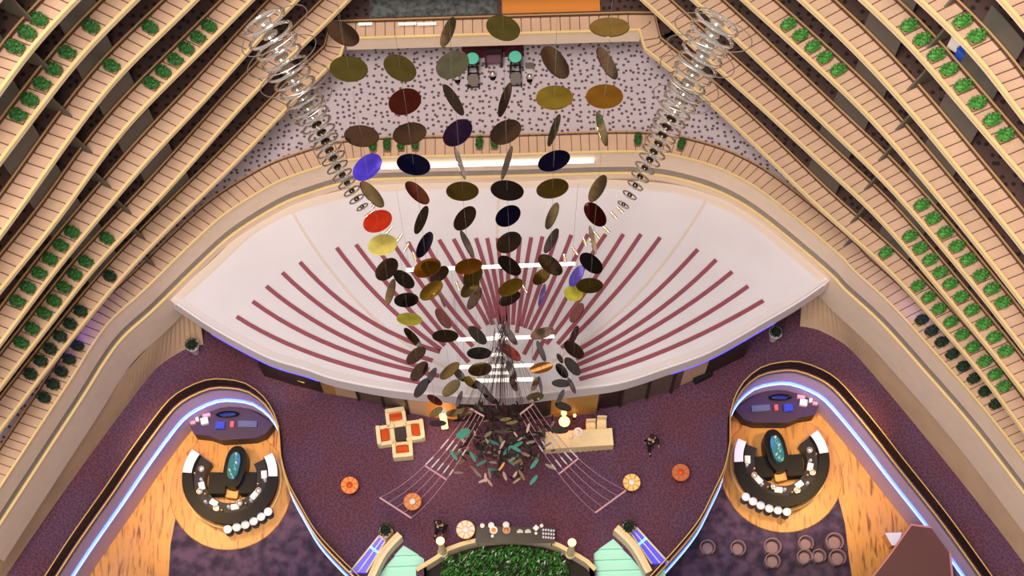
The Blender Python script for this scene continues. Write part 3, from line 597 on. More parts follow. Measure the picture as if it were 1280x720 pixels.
for i, (x, y, A_, B_, an, c) in enumerate(DISCS):
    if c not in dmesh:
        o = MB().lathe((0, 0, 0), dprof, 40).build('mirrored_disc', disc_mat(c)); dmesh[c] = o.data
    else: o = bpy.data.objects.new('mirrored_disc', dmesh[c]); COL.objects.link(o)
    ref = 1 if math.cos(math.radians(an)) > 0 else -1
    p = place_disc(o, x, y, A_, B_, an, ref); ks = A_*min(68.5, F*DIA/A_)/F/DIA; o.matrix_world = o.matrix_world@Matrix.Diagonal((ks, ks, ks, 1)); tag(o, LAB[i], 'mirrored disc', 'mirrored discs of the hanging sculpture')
    wr = bpy.data.objects.new('wire', wmesh); COL.objects.link(wr); wr.parent = o
    wr.matrix_world = Matrix.Translation(p)@Matrix.Diagonal((1, 1, 2.6, 1))
    wr.matrix_parent_inverse = Matrix(); wr.matrix_basis = o.matrix_world.inverted()@(Matrix.Translation(p)@Matrix.Diagonal((1, 1, 2.6, 1)))
# ---------------------------------------------------------------- chrome ring chains
def ring_mesh(R_, r, flat, nm, m):
    mb = MB(); pts = [(R_*math.cos(2*math.pi*k/48), R_*math.sin(2*math.pi*k/48), 0) for k in range(48)]; mb.tube(pts, r, 8, closed=True); return mb.build(nm, m, smooth=True)
CH = {-1: [(330, 28, 52), (338, 44, 54), (346, 58, 52), (352, 72, 50), (359, 86, 50), (366, 98, 46), (372, 110, 44), (379, 122, 42), (385, 134, 40), (391, 145, 38), (396, 156, 36), (402, 166, 34), (407, 177, 32), (412, 188, 31), (417, 198, 29), (422, 209, 26), (428, 219, 24), (434, 229, 22), (440, 239, 20), (446, 249, 18), (453, 259, 14)],
      1: [(896, 28, 54), (890, 42, 54), (884, 55, 52), (878, 68, 50), (872, 80, 48), (866, 92, 46), (860, 104, 44), (855, 116, 42), (850, 127, 40), (844, 138, 38), (839, 149, 36), (833, 159, 35), (828, 169, 33), (823, 180, 31), (817, 190, 29), (812, 200, 26), (806, 210, 24), (800, 221, 22), (794, 232, 19), (787, 244, 17), (779, 256, 14)]}
for s, L in CH.items():
    side = 'left' if s < 0 else 'right'
    for j, (x, y, A_) in enumerate(L):
        A_ = A_*1.08; d = 46.0+j*.9; R_ = A_*d/F/2
        thick = .062-.001*j
        o = ring_mesh(R_, thick*.8, 1, 'chrome_ring', chrome); place_disc(o, x, y, A_, A_*.30, (-32 if s < 0 else 32), 1)
        p = PD(x, y, d); o.location = p; 
        tag(o, '%s chrome ring from the top of the %s hanging coil' % (ORD[j+1], side), 'chrome ring', 'chrome rings of the %s coil' % side)
        # mirrored drum core in each ring
        core = MB().lathe((0, 0, -.05), [(R_*.28, 0), (R_*.36, .03), (R_*.36, .09), (R_*.28, .12)], 20).build('drum', dchrome if j > 9 else chrome, o, True)
    for j, (x, y, A_) in enumerate([(343, 38, 96), (352, 70, 94), (368, 100, 88), (385, 130, 70)] if s < 0 else [(892, 40, 100), (876, 70, 92), (862, 98, 86), (852, 124, 74)]):
        d = 47.+j; o = ring_mesh(A_*d/F/2, .014, 1, 'wire_hoop', silver); place_disc(o, x, y, A_, A_*.40, (-27 if s < 0 else 27)+(j % 3-1)*9, 1); o.location = PD(x, y, d)
        tag(o, '%s wide thin wire hoop from the top around the %s chrome coil' % (ORD[j+1], side), 'wire hoop', 'wire hoops of the %s coil' % side)
SM = [(461, 268, -38, 'l'), (486, 288, -50, 'l'), (499, 298, -55, 'l'), (508, 309, -60, 'l'), (518, 320, 70, 'l'), (767, 269, 48, 'r'), (758, 287, 45, 'r'), (746, 294, 50, 'r'), (731, 302, 70, 'r'), (719, 314, 55, 'r'), (706, 323, 80, 'r'), (572, 357, 70, 'l'), (656, 361, 60, 'r'), (469, 256, -45, 'l'), (775, 262, 45, 'r')]
cnt = {'l': 0, 'r': 0}
for x, y, an, sd in SM:
    cnt[sd] += 1; o = MB().tube([(-.17, 0, 0), (.17, 0, 0)], .055, 10); o = o.build('chrome_tube', chrome, smooth=True); d = 66.
    place_disc(o, x, y, 30, 14, an, 1); o.location = PD(x, y, d)
    g = MB().tube([(-.05, 0, 0), (.05, 0, 0)], .062, 10).build('gold_band', gold, o)
    tag(o, '%s short chrome tube with gold band below the %s hanging coil' % (ORD[cnt[sd]], 'left' if sd == 'l' else 'right'), 'chrome tube', 'short chrome tubes of the sculpture')
# ---------------------------------------------------------------- white light bars in the sculpture
for x0, y0, x1, y1, z, wd, lab in ((508, 337.5, 719, 329.5, 9, 4.2, 'longest glowing white bar, crossing the upper part of the red stripes'), (571, 424.5, 693, 420.5, 9, 4, 'glowing white bar over the inner ends of the red stripes'), (618, 418.5, 627, 418.5, 10, 3.2, 'very short glowing white bar above the wire bundle'),
      (613, 443.5, 641, 442.5, 8.5, 3.6, 'short glowing white bar across the top of the wire bundle'), (574, 459, 667, 456.5, 8, 4, 'glowing white bar over the middle of the wire bundle'), (611, 466.5, 637, 466, 7.5, 3.4, 'short glowing white bar between two longer ones over the wire bundle'), (582, 476.5, 666, 474, 7, 4.4, 'lowest glowing white bar, just above the canopy front edge')):
    a, b = P(x0, y0, z), P(x1, y1, z); w_ = wd*depth(a)/F/2
    o = MB().bar(a, b, w_*2, w_*1.2).build('light_bar', tube); tag(o, lab, 'light bar')
    mb = MB()
    for t in (.02, .98): q = a.lerp(b, t); mb.tube([q, q+Vector((0, 0, 8))], .005, 4)
    mb.build('wire', wirem, o)
# ---------------------------------------------------------------- wire bundle fanning down (uncountable)
rnd = random.Random(3); mb = MB()
for i in range(96):
    u = rnd.gauss(0, 1); u = max(-2.2, min(2.2, u)); top = PD(625+rnd.uniform(-7, 9), 408+rnd.uniform(-14, 34), 58); m_ = PD(628+u*12, 455+rnd.uniform(-6, 6), 64)
    e = PD(630+u*24, 505+rnd.uniform(0, 35)-abs(u)*4, 70); c = m_; pts = [top.lerp(m_, t/5) for t in range(5)]+[m_.lerp(e, t/5) for t in range(6)]
    for k, q in enumerate(pts): q.x += math.sin(k*.5)*.03
    mb.tube(pts, .0045 if i % 4 else .010, 4)
o = mb.build('wire_bundle', mat('dark_wire', (84, 50, 58), .5)); tag(o, 'dense bundle of dark hanging wires fanning out over the canopy front edge', 'wires', kind='stuff')
# ---------------------------------------------------------------- cluster of small leaf-shaped flakes
def flake_mesh(m, L=.5, W=.18):
    mb = MB(); n_ = 7; top = []; 
    for sgn in (1,):
        xs = [L*(-.5+k/(n_-1)) for k in range(n_)]; ws = [W*.5*math.sin(math.pi*(k+.35)/(n_-.3))**.6 for k in range(n_)]
    lo = [(x, -q, .01*abs(x)) for x, q in zip(xs, ws)]; hi = [(x, q, .01*abs(x)) for x, q in zip(xs, ws)]
    loop = lo+hi[::-1]; vs = loop+[(a, b, c-.015) for a, b, c in loop]; m2 = len(loop)
    mb.add(vs, [tuple(range(m2)), tuple(reversed(range(m2, 2*m2)))]+[(k, (k+1) % m2, m2+(k+1) % m2, m2+k) for k in range(m2)]); return mb.build('leaf_flake', m)
TF = [(591, 571, 60, 'T'), (572, 566, -20, 't'), (567, 569, 55, 'T'), (602, 579, -28, 'T'), (593, 569, 40, 't'), (616, 587, 12, 'T'), (597, 592, 42, 's'), (604, 601, -20, 'p'), (612, 603, 55, 'p'), (617, 553, 25, 'T'), (634, 563, -50, 'T'), (638, 577, 45, 'T'), (643, 572, -35, 'T'), (668, 580, -50, 'T'), (671, 572, -55, 't'), (667, 600, -52, 'T'), (647, 556, -30, 'T'), (645, 561, 30, 'T'), (628, 556, -60, 'p'), (610, 553, 60, 'p'),
      (632, 524, -8, 'b'), (640, 528, -10, 'b'), (638, 538, -14, 'b'), (573, 591, 2, 's'), (687, 583, 28, 's'), (652, 594, 60, 'b'), (645, 592, -50, 'p'), (631, 595, 70, 'p'), (646, 601, -35, 'p'), (622, 571, 25, 'b'), (617, 578, 5, 's'), (627, 583, -55, 'g'), (608, 565, 10, 's'), (592, 586, 40, 's'), (588, 546, 20, 's'), (607, 597, 85, 'p'), (655, 547, -20, 's'), (672, 541, -22, 's'), (678, 548, -25, 's'), (684, 556, -30, 's'), (663, 553, -15, 's'), (690, 531, -60, 's'), (660, 535, -75, 'p'), (685, 520, -10, 's'), (652, 580, -80, 's'), (657, 568, 20, 's'), (612, 592, 80, 's'), (580, 552, 45, 'p'), (625, 566, 70, 'p')]
FM = {'T': (tealm, 'teal'), 't': (mat('moss_flake', (106, 116, 88), .5), 'moss green'), 's': (greyf, 'taupe'), 'b': (mat('olive_flake', (128, 112, 74), .5), 'olive'), 'p': (mat('pale_flake', (206, 176, 160), .4), 'pale pink'), 'g': (mat('gold_flake', (240, 184, 96), .4), 'gold'), 'D': (brownf, 'dark brown'), 'K': (mat('black_flake', (24, 18, 20), .6), 'black')}
FMESH = {}
for k in FM: o = flake_mesh(FM[k][0]); FMESH[k] = o.data; bpy.data.objects.remove(o)
rnd = random.Random(11)
FL = [(x, y, a, k, 1) for x, y, a, k in TF]
for i in range(250):
    while True:
        x = 631+rnd.gauss(0, 31); y = 540+rnd.gauss(0, 24)
        if 565 < x < 694 and 503 < y < 602 and not (y > 580 and abs(x-630) > 45): break
    FL.append((x, y, rnd.uniform(-90, 90), rnd.choice('DDDDDKKKKKK' if rnd.random() < .9 else 'tpsb'), 0))
for i, (x, y, a, k, tr) in enumerate(FL):
    o = bpy.data.objects.new('leaf_flake', FMESH[k]); COL.objects.link(o); sc_ = (1.0 if tr else rnd.uniform(.5, 1.15))*(.92 if k in 'Tb' else .75)
    place_disc(o, x, y, 20, 20*rnd.uniform(.55, .95), a, rnd.choice((-1, 1))); d = rnd.uniform(67, 73); mw = o.matrix_world.copy()
    o.matrix_world = mw@Matrix.Diagonal((sc_, sc_, sc_, 1)); o.location = PD(x, y, d)
    if k == 'T' :
        lab = None
    tag(o, 'x', 'leaf flake', 'leaf-shaped flakes of the hanging cluster'); FL[i] = (x, y, a, k, o)
byk = {}
for r in FL: byk.setdefault(r[3], []).append(r)
for k, L in byk.items():
    L.sort(key=lambda r: r[0])
    for j, r in enumerate(L):
        if k in 'DK' or len(L) > 36: r[4]['label'] = 'small %s leaf-shaped flake in the dense hanging cluster over the purple carpet' % FM[k][1]; r[4]['group'] = '%s flakes of the hanging cluster' % FM[k][1]
        else: r[4]['label'] = '%s from the left of the small %s leaf-shaped flakes in the hanging cluster' % (ORD[j+1], FM[k][1])
# ---------------------------------------------------------------- harp-like string panels
strm = mat('pink_string', (196, 150, 160), .5)
for nm, low, mid, hi in (('left', ((474.5, 622), (514, 647.5)), ((531, 582), (558, 599.5)), ((588, 511), (605, 520.5))), ('right', ((744+38.5, 613), (744, 641)), ((723, 573), (698.6, 592.5)), ((667, 504.5), (650, 518)))):
    h = empty('string_harp', (P(*low[0], 2).x, P(*low[0], 2).y, 2), 'curved fan of five thin strings with cross bars on the %s of the cluster' % nm, 'hanging harp'); off = Vector(h.location)
    def LP(a, b, z, t): return P(a[0]+(b[0]-a[0])*t, a[1]+(b[1]-a[1])*t, z)
    for (a, b), z, th in ((low, 2, .05), (mid, 5, .045), (hi, 8, .045)): MB().bar(LP(a, b, z, 0)-off, LP(a, b, z, 1)-off, th*1.4, th).build('cross_bar', strm, h)
    for j in range(5):
        t = j/4; A0, M0, B0 = [np.array(q[0])+(np.array(q[1])-np.array(q[0]))*t for q in (low, mid, hi)]
        pts = []
        for k in range(13):
            u = k/12; l0 = (u-.0)*0+1; # quadratic through the three bars
            q = A0*(1-2*u)*(1-u)+M0*4*u*(1-u)+B0*u*(2*u-1) if False else None
            tm = .5; q = A0*((u-tm)*(u-1))/((-tm)*(-1))+M0*((u)*(u-1))/(tm*(tm-1))+B0*(u*(u-tm))/(1*(1-tm))
            z = 2+6*u; pts.append(P(q[0], q[1], z)-off)
        MB().tube(pts, .014, 5).build('string', strm, h)
        for (k0, k1) in ((6, 7), (8, 9)): MB().tube([pts[k0].lerp(pts[k0+1], .15+.1*j), pts[k1].lerp(pts[min(12, k1+1)], .1+.12*(j % 2))], .034, 6).build('sleeve', whitet, h)
# ---------------------------------------------------------------- sunken bars
cB = P(977, 574, -2.9); ro = (P(1037, 574, -2.9)-cB).length
def arc_pts(c, r, a0, a1, n): return [np.array([c[0]+r*math.cos(a0+(a1-a0)*k/(n-1)), c[1]+r*math.sin(a0+(a1-a0)*k/(n-1))]) for k in range(n)]
eL, eR = P(921, 548, -2.9), P(1022, 538, -2.9)
aL = math.atan2(eL.y-cB.y, eL.x-cB.x); aR = math.atan2(eR.y-cB.y, eR.x-cB.x)
if aL > 0: aL -= 2*math.pi
for s in (1, -1):
    side = 'right' if s == 1 else 'left'
    def M(x, y): return (s*x, y)
    c0 = (s*cB.x, cB.y)
    def A(r, t0, t1, n=50):
        return [np.array([s*q[0], q[1]]) for q in arc_pts((cB.x, cB.y), r, t0, t1, n)]
    bar = empty('bar_counter', (c0[0], c0[1], -3.95), 'glossy black horseshoe bar counter with white end panels in the %s sunken bar' % side, 'bar counter')
    def loc(C): return [np.array([q[0]-c0[0], q[1]-c0[1]]) for q in C]
    C = loc(A(ro, aL, aR)); N = normals(C, -1*s)   # outward
    MB().profile(C, N, [(-.48, 1.0), (0, 1.0), (0, 1.07), (-.48, 1.07)]).build('counter_top', black, bar)
    MB().profile(C, N, [(-.30, 0), (-.12, 0), (-.12, 1.0), (-.30, 1.0)]).build('counter_front', darkw, bar)
    MB().profile(C, N, [(-.98, .0), (-.40, .0), (-.40, .82), (-.98, .82)]).build('work_counter', mat('dark_steel', (34, 32, 38), .4, spec=.2), bar)
    MB().profile(C, N, [(-.02, .12), (.06, .12), (.06, .17), (-.02, .17)]).build('foot_rail', gold, bar)
    for (q0, q1) in ((0, 6), (43, 49)):
        MB().profile(C[q0:q1+1], N[q0:q1+1], [(-.42, 1.07), (-.02, 1.07), (-.02, 1.12), (-.42, 1.12)]).build('end_panel', plate, bar)
    # centre display
    ax = P(965, 540, -2.7); bx = P(977, 584, -2.7); d = (bx-ax); ang = math.atan2(d.y, d.x*s); L = d.length; cc = (ax+bx)/2
    t = empty('bottle_island', (s*cc.x, cc.y, -3.95), 'tall black oval island with teal glass display in the middle of the %s bar' % side, 'display island', rz=ang)
    def oval(L_, W_, z0, z1): 
        pts = [(L_/2*math.copysign(abs(math.cos(u))**.7, math.cos(u)), W_/2*math.copysign(abs(math.sin(u))**.9, math.sin(u))) for u in [2*math.pi*k/28 for k in range(28)]]; return MB().prism(pts, z0, z1)
    oval(L+.3, .95, 0, 1.15).build('island_body', black, t); oval(L*.75, .5, 1.15, 1.42).build('glass_case', mat('teal_glass', (64, 130, 130), .1, metal=.3), t)
    rq = random.Random(5)
    for k in range(9):
        u = -.5+k/8; MB().lathe((u*L*.62, rq.uniform(-.12, .12), 1.42), [(.05, 0), (.05, .14), (.02, .19), (.02, .26)], 8).build('bottle', mat('teal_bottle', (110, 190, 184), .1, metal=.2) if k % 3 else plate, t)
    MB().rbox((L*.62, 0), .5, .55, 0, .5, 0, .05).build('orange_plinth', orangew, t)
    for (x0, y0, lab) in ((955, 584, 'inner'), (993, 582, 'outer')):
        p = P(x0, y0, -3.2); o = empty('service_cabinet', (s*p.x, p.y, -3.95), 'low black service cabinet on the %s side of the %s bar island' % (lab, side), 'cabinet'); MB().rbox((0, 0), .75, .95, 0, .8, .05*s, .03).build('body', blackm, o); MB().rbox((0, 0), .79, .99, .8, .84, .05*s, .03).build('top', black, o)
    # things on the work counter
    nI = 20
    for k in range(nI):
        t_ = aL+(aR-aL)*(.10+.82*k/(nI-1)); r_ = ro-.70+rq.uniform(-.16, .16); p = (s*(cB.x+r_*math.cos(t_)), cB.y+r_*math.sin(t_)); kind = k % 4
        base = -3.95+.82
        if kind == 0: o = empty('serving_tray', (p[0], p[1], base), '%s white serving tray along the %s bar work counter, from the left end' % (ORD[k//4+1], side) if s == 1 else '%s white serving tray along the %s bar work counter, from the right end' % (ORD[k//4+1], side), 'tray', 'trays on the %s bar' % side, rz=t_*s); MB().rbox((0, 0), .26, .36, 0, .03, 0, .03).build('tray_base', plate, o); MB().rbox((0, 0), .16, .22, .03, .09, 0, .02).build('folded_napkin', plate, o)
        elif kind == 1: o = empty('wine_glass', (p[0], p[1], base), '%s upturned glass along the work counter of the %s bar' % (ORD[k//4+1], side), 'glass', 'glasses on the %s bar' % side); MB().lathe((0, 0, 0), [(.07, 0), (.07, .02), (.015, .03), (.015, .12), (.07, .16), (.08, .24), (.06, .30)], 12).build('bowl', bottleg, o, True)
        elif kind == 2: o = empty('bottle', (p[0], p[1], base), '%s dark spirit bottle along the work counter of the %s bar' % (ORD[k//4+1], side), 'bottle', 'bottles on the %s bar' % side); MB().lathe((0, 0, 0), [(.06, 0), (.06, .2), (.025, .27), (.025, .33)], 12).build('glass_body', mat('amber_bottle', (150, 96, 60), .1), o, True); MB().lathe((0, 0, .33), [(.03, 0), (.03, .03)], 10).build('cap', gold, o)
        else: o = empty('ice_bucket', (p[0], p[1], base), '%s steel bucket along the work counter of the %s bar' % (ORD[k//4+1], side), 'bucket', 'buckets on the %s bar' % side); MB().lathe((0, 0, 0), [(.10, 0), (.14, .2), (.12, .2), (.09, .05)], 14).build('bucket_body', silver, o, True); MB().ball((0, 0, .16), .08, 8).build('ice', plate, o)
    # stools
    for k, (x, y) in enumerate(((932.4, 621), (941.4, 626.6), (951, 631.6), (961.7, 635.4), (972.6, 637.8), (983.8, 639.7))):
        p = P(x, y, -3.2); lab = '%s white round bar stool from the %s in front of the %s bar counter' % (ORD[k+1], 'left' if s == 1 else 'right', side)
        if k == 0:
            st = empty('bar_stool', (s*p.x, p.y, -3.95), lab, 'bar stool', 'white stools at the %s bar' % side)
            MB().lathe((0, 0, .68), [(.16, 0), (.19, .03), (.19, .08), (.16, .11), (.01, .115)], 20).build('seat', plate, st, True); MB().lathe((0, 0, 0), [(.19, 0), (.19, .02), (.03, .05), (.03, .68)], 14).build('pedestal', darkw, st, True); MB().lathe((0, 0, .25), [(.13, 0), (.13, .02)], 14).build('footrest', darkw, st)
        else: clone(st, (s*p.x, p.y, -3.95), 0, lab)
    # back bar against the curved wall
    bb = pl([(919, 512), (930, 524), (943, 528.5), (985, 528.5), (1000, 522), (1018, 519), (1024, 503), (1005, 489), (975, 484), (945, 494), (927, 506)], -3.0)
    o = empty('back_bar', (0, 0, -3.95), 'long dark faceted back bar against the curved wall of the %s sunken bar' % side, 'back bar')
    q = [(s*b.x, b.y) for b in bb]; q = q if s == 1 else q[::-1]; cx, cy = sum(a[0] for a in q)/11, sum(a[1] for a in q)/11; o.location = (cx, cy, -3.95); ql = [(a-cx, b-cy) for a, b in q]
    MB().prism(ql, .04, .95).build('body', darkw, o); MB().prism([(a*1.01, b*1.01) for a, b in ql], .95, 1.0).build('top', mat('plum_lacquer', (58, 32, 54), .4), o)
    for x, y, wx, wy, hh, m_, nm, lab, cat in ((951, 511, .85, .30, .18, mat('grey_blue_box', (88, 92, 116), .4), 'coffee_machine', 'long grey-blue machine on the %s back bar', 'machine'), (970, 510, .18, .28, .16, mat('coral_box', (206, 92, 92), .5), 'menu_box', 'small coral red box in the middle of the %s back bar', 'box'), (985, 510.5, .42, .34, .2, mat('blue_box', (40, 60, 170), .4), 'blue_crate', 'deep blue crate on the %s back bar', 'crate'),
        (1004, 504, .34, .3, .22, plate, 'white_carton', 'larger white carton at the outer end of the %s back bar', 'box'), (1001, 497, .36, .16, .2, mat('pink_card', (236, 170, 180), .5), 'pink_carton', 'pale pink carton behind the white carton on the %s back bar', 'box'), (1013, 501, .14, .2, .2, plate, 'napkin_box', 'small white napkin box on the %s back bar between two cartons', 'box'), (1018.5, 505, .24, .14, .2, mat('pink_card', (236, 170, 180), .5), 'flat_carton', 'flat pink carton at the far end of the %s back bar', 'box')):
        p = P(x, y, -2.9); t = empty(nm, (s*p.x, p.y, -2.95), lab % side, cat, rz=s*(.05 if x < 990 else -.2)); MB().rbox((0, 0), wx, wy, 0, hh, 0, .02).build('body', m_, t); MB().rbox((0, 0), wx*.8, wy*.7, hh, hh+.025, 0, .01).build('lid', m_, t)
    p = P(975, 497, -2.9); t = empty('long_basin', (s*p.x, p.y, -2.95), 'long black oval basin under the blue light on the %s back bar' % side, 'basin'); u = MB().lathe((0, 0, 0), [(.4, 0), (.52, .12), (.46, .12), (.36, .04)], 24).build('basin_body', black, t, True); u.scale = (1.05, .3, 1); u2 = MB().lathe((0, 0, .04), [(.36, 0), (.36, .01)], 24).build('water', mat('dark_water', (30, 26, 44), .05), t); u2.scale = (1.05, .3, 1)
# tub chairs in the right sunken lounge
for k, (x, y, r_) in enumerate(((884, 685, 1), (922, 686, 1), (965, 684, 1.12), (1006.5, 680, 1), (1042.5, 678, 1.15), (1005, 697, 1), (1023, 696, .9), (1046, 698, 1.1), (965, 702, 1))):
    p = P(x, y, -3.6); row = 'back row' if k < 5 else 'front row'; j = k+1 if k < 5 else k-4
    lab = '%s taupe tub chair from the left in the %s of the right sunken lounge' % (ORD[[0, 1, 2, 3, 4, 1, 2, 3, 0][k]+1], row)
    if k == 0:
        tb = empty('tub_chair', (p.x, p.y, -4.0), lab, 'tub chair', 'tub chairs in the right sunken lounge')
        MB().lathe((0, -.02, .0), [(.24, 0), (.26, .3), (.26, .40), (.22, .44), (.01, .45)], 22).build('seat', mat('mauve_seat', (150, 118, 118), .7), tb, True)
        mb = MB(); C = arc_pts((0, 0), .31, math.radians(-60), math.radians(240), 26); N = normals(C, -1); mb.profile(C, N, [(-.02, .05), (.05, .05), (.055, .62), (.03, .66), (-.01, .66), (-.03, .62)]); mb.build('backrest', tubc, tb, True)
        MB().lathe((0, 0, -.0), [(.2, 0), (.2, .04)], 16).build('base', black, tb)
    else: clone(tb, (p.x, p.y, -4.0), rnd.uniform(-.5, .5), lab, scale=(r_, r_, 1))
# maroon kiosk by the right pit wall and a white lit desk
kq = pl([(1139, 656), (1176, 661), (1186, 675), (1192, 740), (1076, 740), (1112, 694)], -1.55)
kc = sum((Vector(p) for p in kq), Vector())/6; t = empty('kiosk', (kc.x, kc.y, -4.0), 'maroon-roofed kiosk against the wall of the right sunken bar', 'kiosk')
kl = [(p.x-kc.x, p.y-kc.y) for p in kq]; 
MB().prism([(a*.95, b*.95) for a, b in kl], .0, 2.35).build('body', darkw, t); MB().prism(kl, 2.35, 2.45).build('roof', pitdark, t)
MB().tube([(kl[i][0], kl[i][1], 2.48) for i in (0, 1, 2, 3)], .05, 6).build('front_trim', mat('salmon_trim', (214, 140, 130), .5), t); MB().tube([(kl[0][0], kl[0][1], 2.48), (kl[5][0], kl[5][1], 2.48), (kl[4][0], kl[4][1], 2.48)], .05, 6).build('side_trim', mat('salmon_trim', (214, 140, 130), .5), t)
p = P(1117, 674, -3.2); t = empty('host_desk', (p.x, p.y, -3.98), 'small bright white wedge-shaped desk beside the maroon kiosk', 'desk'); MB().prism([(-.36, .25), (.36, .25), (.12, -.28), (-.12, -.28)][::-1], 0, .85).build('body', orangew, t); MB().prism([(-.38, .27), (.38, .27), (.13, -.3), (-.13, -.3)][::-1], .85, .9).build('top', plate, t)
# ---------------------------------------------------------------- lobby furniture
def armchair(): 
    r = empty('armchair', (0, 0, 0), 'x', 'armchair', 'cream armchairs round the low dark table')
    MB().rbox((0, -.05), .56, .62, .18, .42, 0, .06).build('seat', creamc, r, True); MB().rbox((0, .33), .86, .18, .08, .78, 0, .06).build('backrest', creamc, r, True)
    for sx in (-1, 1): MB().rbox((sx*.36, -.02), .16, .74, .08, .60, 0, .05).build('armrest', creamc, r, True)
    cu = MB().rbox((0, 0), .52, .16, 0, .42, 0, .06).build('cushion', orange, r, True); cu.location = (0, .20, .42); cu.rotation_euler = (.75, 0, 0)
    for sx in (-1, 1):
        for sy in (-1, 1): MB().box(sx*.36-.03, sx*.36+.03, sy*.32-.03, sy*.32+.03, 0, .1).build('leg', blackm, r)
    return r
ac = armchair(); first = True
for x, y, rz, lab in ((496, 527, .12, 'cream armchair with orange cushion facing the camera, topmost of four round the dark table'), (484, 548, math.pi/2+.1, 'cream armchair with orange cushion on the left of the dark table'), (519, 542, -math.pi/2+.1, 'cream armchair with orange cushion on the right of the dark table'), (504, 565, math.pi+.06, 'cream armchair with its back to the camera, lowest of four round the dark table')):
    p = P(x, y, 0)
    if first: ac.location = p; ac.rotation_euler[2] = rz; ac['label'] = lab; first = False
    else: clone(ac, p, rz, lab)
p = P(502, 545, 0); t = empty('coffee_table', p, 'low dark square table in the middle of four cream armchairs', 'table', rz=.1); MB().rbox((0, 0), .62, .62, .28, .34, 0, .03).build('table_top', darkw, t); MB().rbox((0, 0), .5, .5, 0, .28, 0, .02).build('base', blackm, t)
# round display tables with fan-shaped segments
def drum(x, y, c1, c2, c3, lab, R_=.38, h=.72):
    p = P(x, y, h); t = empty('round_table', (p.x, p.y, 0), lab, 'round table', rz=rnd.uniform(0, .7))
    MB().lathe((0, 0, 0), [(.26, 0), (.24, .1), (.28, .55), (R_*.96, h-.06)], 28).build('base', blackm, t, True)
    MB().lathe((0, 0, h-.06), [(R_-.02, 0), (R_, .02), (R_, .05), (R_-.02, .06)], 36).build('table_top', c2, t)
    mb = MB()
    for k in range(8):
        a0, a1 = k*math.pi/4+.07, (k+1)*math.pi/4-.07; arc = [(math.cos(a0+(a1-a0)*j/5), math.sin(a0+(a1-a0)*j/5)) for j in range(6)]
        MB().prism([(a*R_*.38, b*R_*.38) for a, b in arc[::-1]]+[(a*R_*.95, b*R_*.95) for a, b in arc], h, h+.035).build('segment_tray', c1, t)
    MB().lathe((0, 0, h), [(R_*.30, 0), (R_*.34, .05), (R_*.2, .09), (.01, .11)], 20).build('centrepiece', c3, t, True); return t
gb = mat('spotlit_gold_tray', (255, 208, 120), .4); am = mat('amber_tray', (232, 140, 50), .4); ob = mat('rust_orange', (214, 78, 24), .5); gt = mat('gilt_brown', (190, 112, 40), .4)  # the lightest tray colour has the spotlight on its table painted in
drum(437, 606.5, am, ob, ob, 'round orange segmented table on the left of the purple carpet'); drum(851, 590.5, mat('bronze_tray', (186, 104, 48), .4), ob, ob, 'round rust-orange segmented table on the right of the purple carpet')
drum(515.6, 627, am, gt, plate, 'round golden segmented table inside the left string harp'); drum(789.6, 603, gb, gt, plate, 'round bright yellow segmented table at the tip of the right string harp')
t = drum(582, 662, mat('cream_tray', (252, 226, 200), .4), am, plate, 'round buffet table with white and orange dishes beside the long glass table', .40, .78)
# cloth-covered buffet table with chairs
A_, B_, C_, D_ = P(681, 540, .76), P(765, 535, .76), P(767, 556, .76), P(682, 561.5, .76)
cx = (A_+B_+C_+D_)/4; t = empty('buffet_table', (cx.x, cx.y, 0), 'long table under a cream cloth with pleated skirt, right of the hanging cluster', 'table')
top = [(q.x-cx.x, q.y-cx.y) for q in (D_, C_, B_, A_)]
MB().prism(top, .72, .76).build('table_top', linen, t)
mb = MB(); per = []
for i in range(4):
    a, b = Vector(top[i]), Vector(top[(i+1) % 4]); n_ = int((b-a).length/.07)
    for k in range(n_): q = a.lerp(b, k/n_); per.append((q.x, q.y))
nn = len(per); vs = []
for z_, am_ in ((.75, 0.0), (.4, .03), (.02, .055)):
    for k, (x, y) in enumerate(per):
        l = math.hypot(x, y); o_ = am_*(.5+.5*math.cos(k*math.pi*.66))+.005; vs.append((x+x/l*o_, y+y/l*o_, z_))
mb.add(vs, [(r*nn+k, r*nn+(k+1) % nn, (r+1)*nn+(k+1) % nn, (r+1)*nn+k) for r in range(2) for k in range(nn)]); mb.build('table_skirt', linen, t, True)
for k, (x, y, lab) in enumerate(((738, 533, 'cream high-backed chair behind the cloth-covered table, left one of two'), (751.5, 529, 'cream high-backed chair behind the cloth-covered table, right one of two'))):
    p = P(x, y+2, 0)
    if k == 0:
        ch = empty('banquet_chair', (p.x, p.y+.0, 0), lab, 'chair', 'chairs behind the buffet table'); MB().rbox((0, -.1), .42, .42, .42, .48, 0, .05).build('seat', linen, ch, True); MB().rbox((0, .12), .42, .07, .42, .95, 0, .03).build('backrest', linen, ch, True)
        for sx in (-1, 1):
            for sy in (-.28, .1): MB().box(sx*.18-.02, sx*.18+.02, sy-.02, sy+.02, 0, .43).build('leg', blackm, ch)
    else: clone(ch, (p.x, p.y, 0), -.05, lab)
p = P(713, 547, .76); t = empty('water_pitcher', (p.x, p.y, .76), 'white pitcher standing on the cloth-covered table', 'pitcher'); MB().lathe((0, 0, 0), [(.09, 0), (.11, .1), (.06, .22), (.08, .28)], 14).build('pitcher_body', plate, t, True); MB().tube([(.1, 0, .1), (.16, 0, .14), (.15, 0, .22), (.08, 0, .24)], .015, 6).build('handle', plate, t)
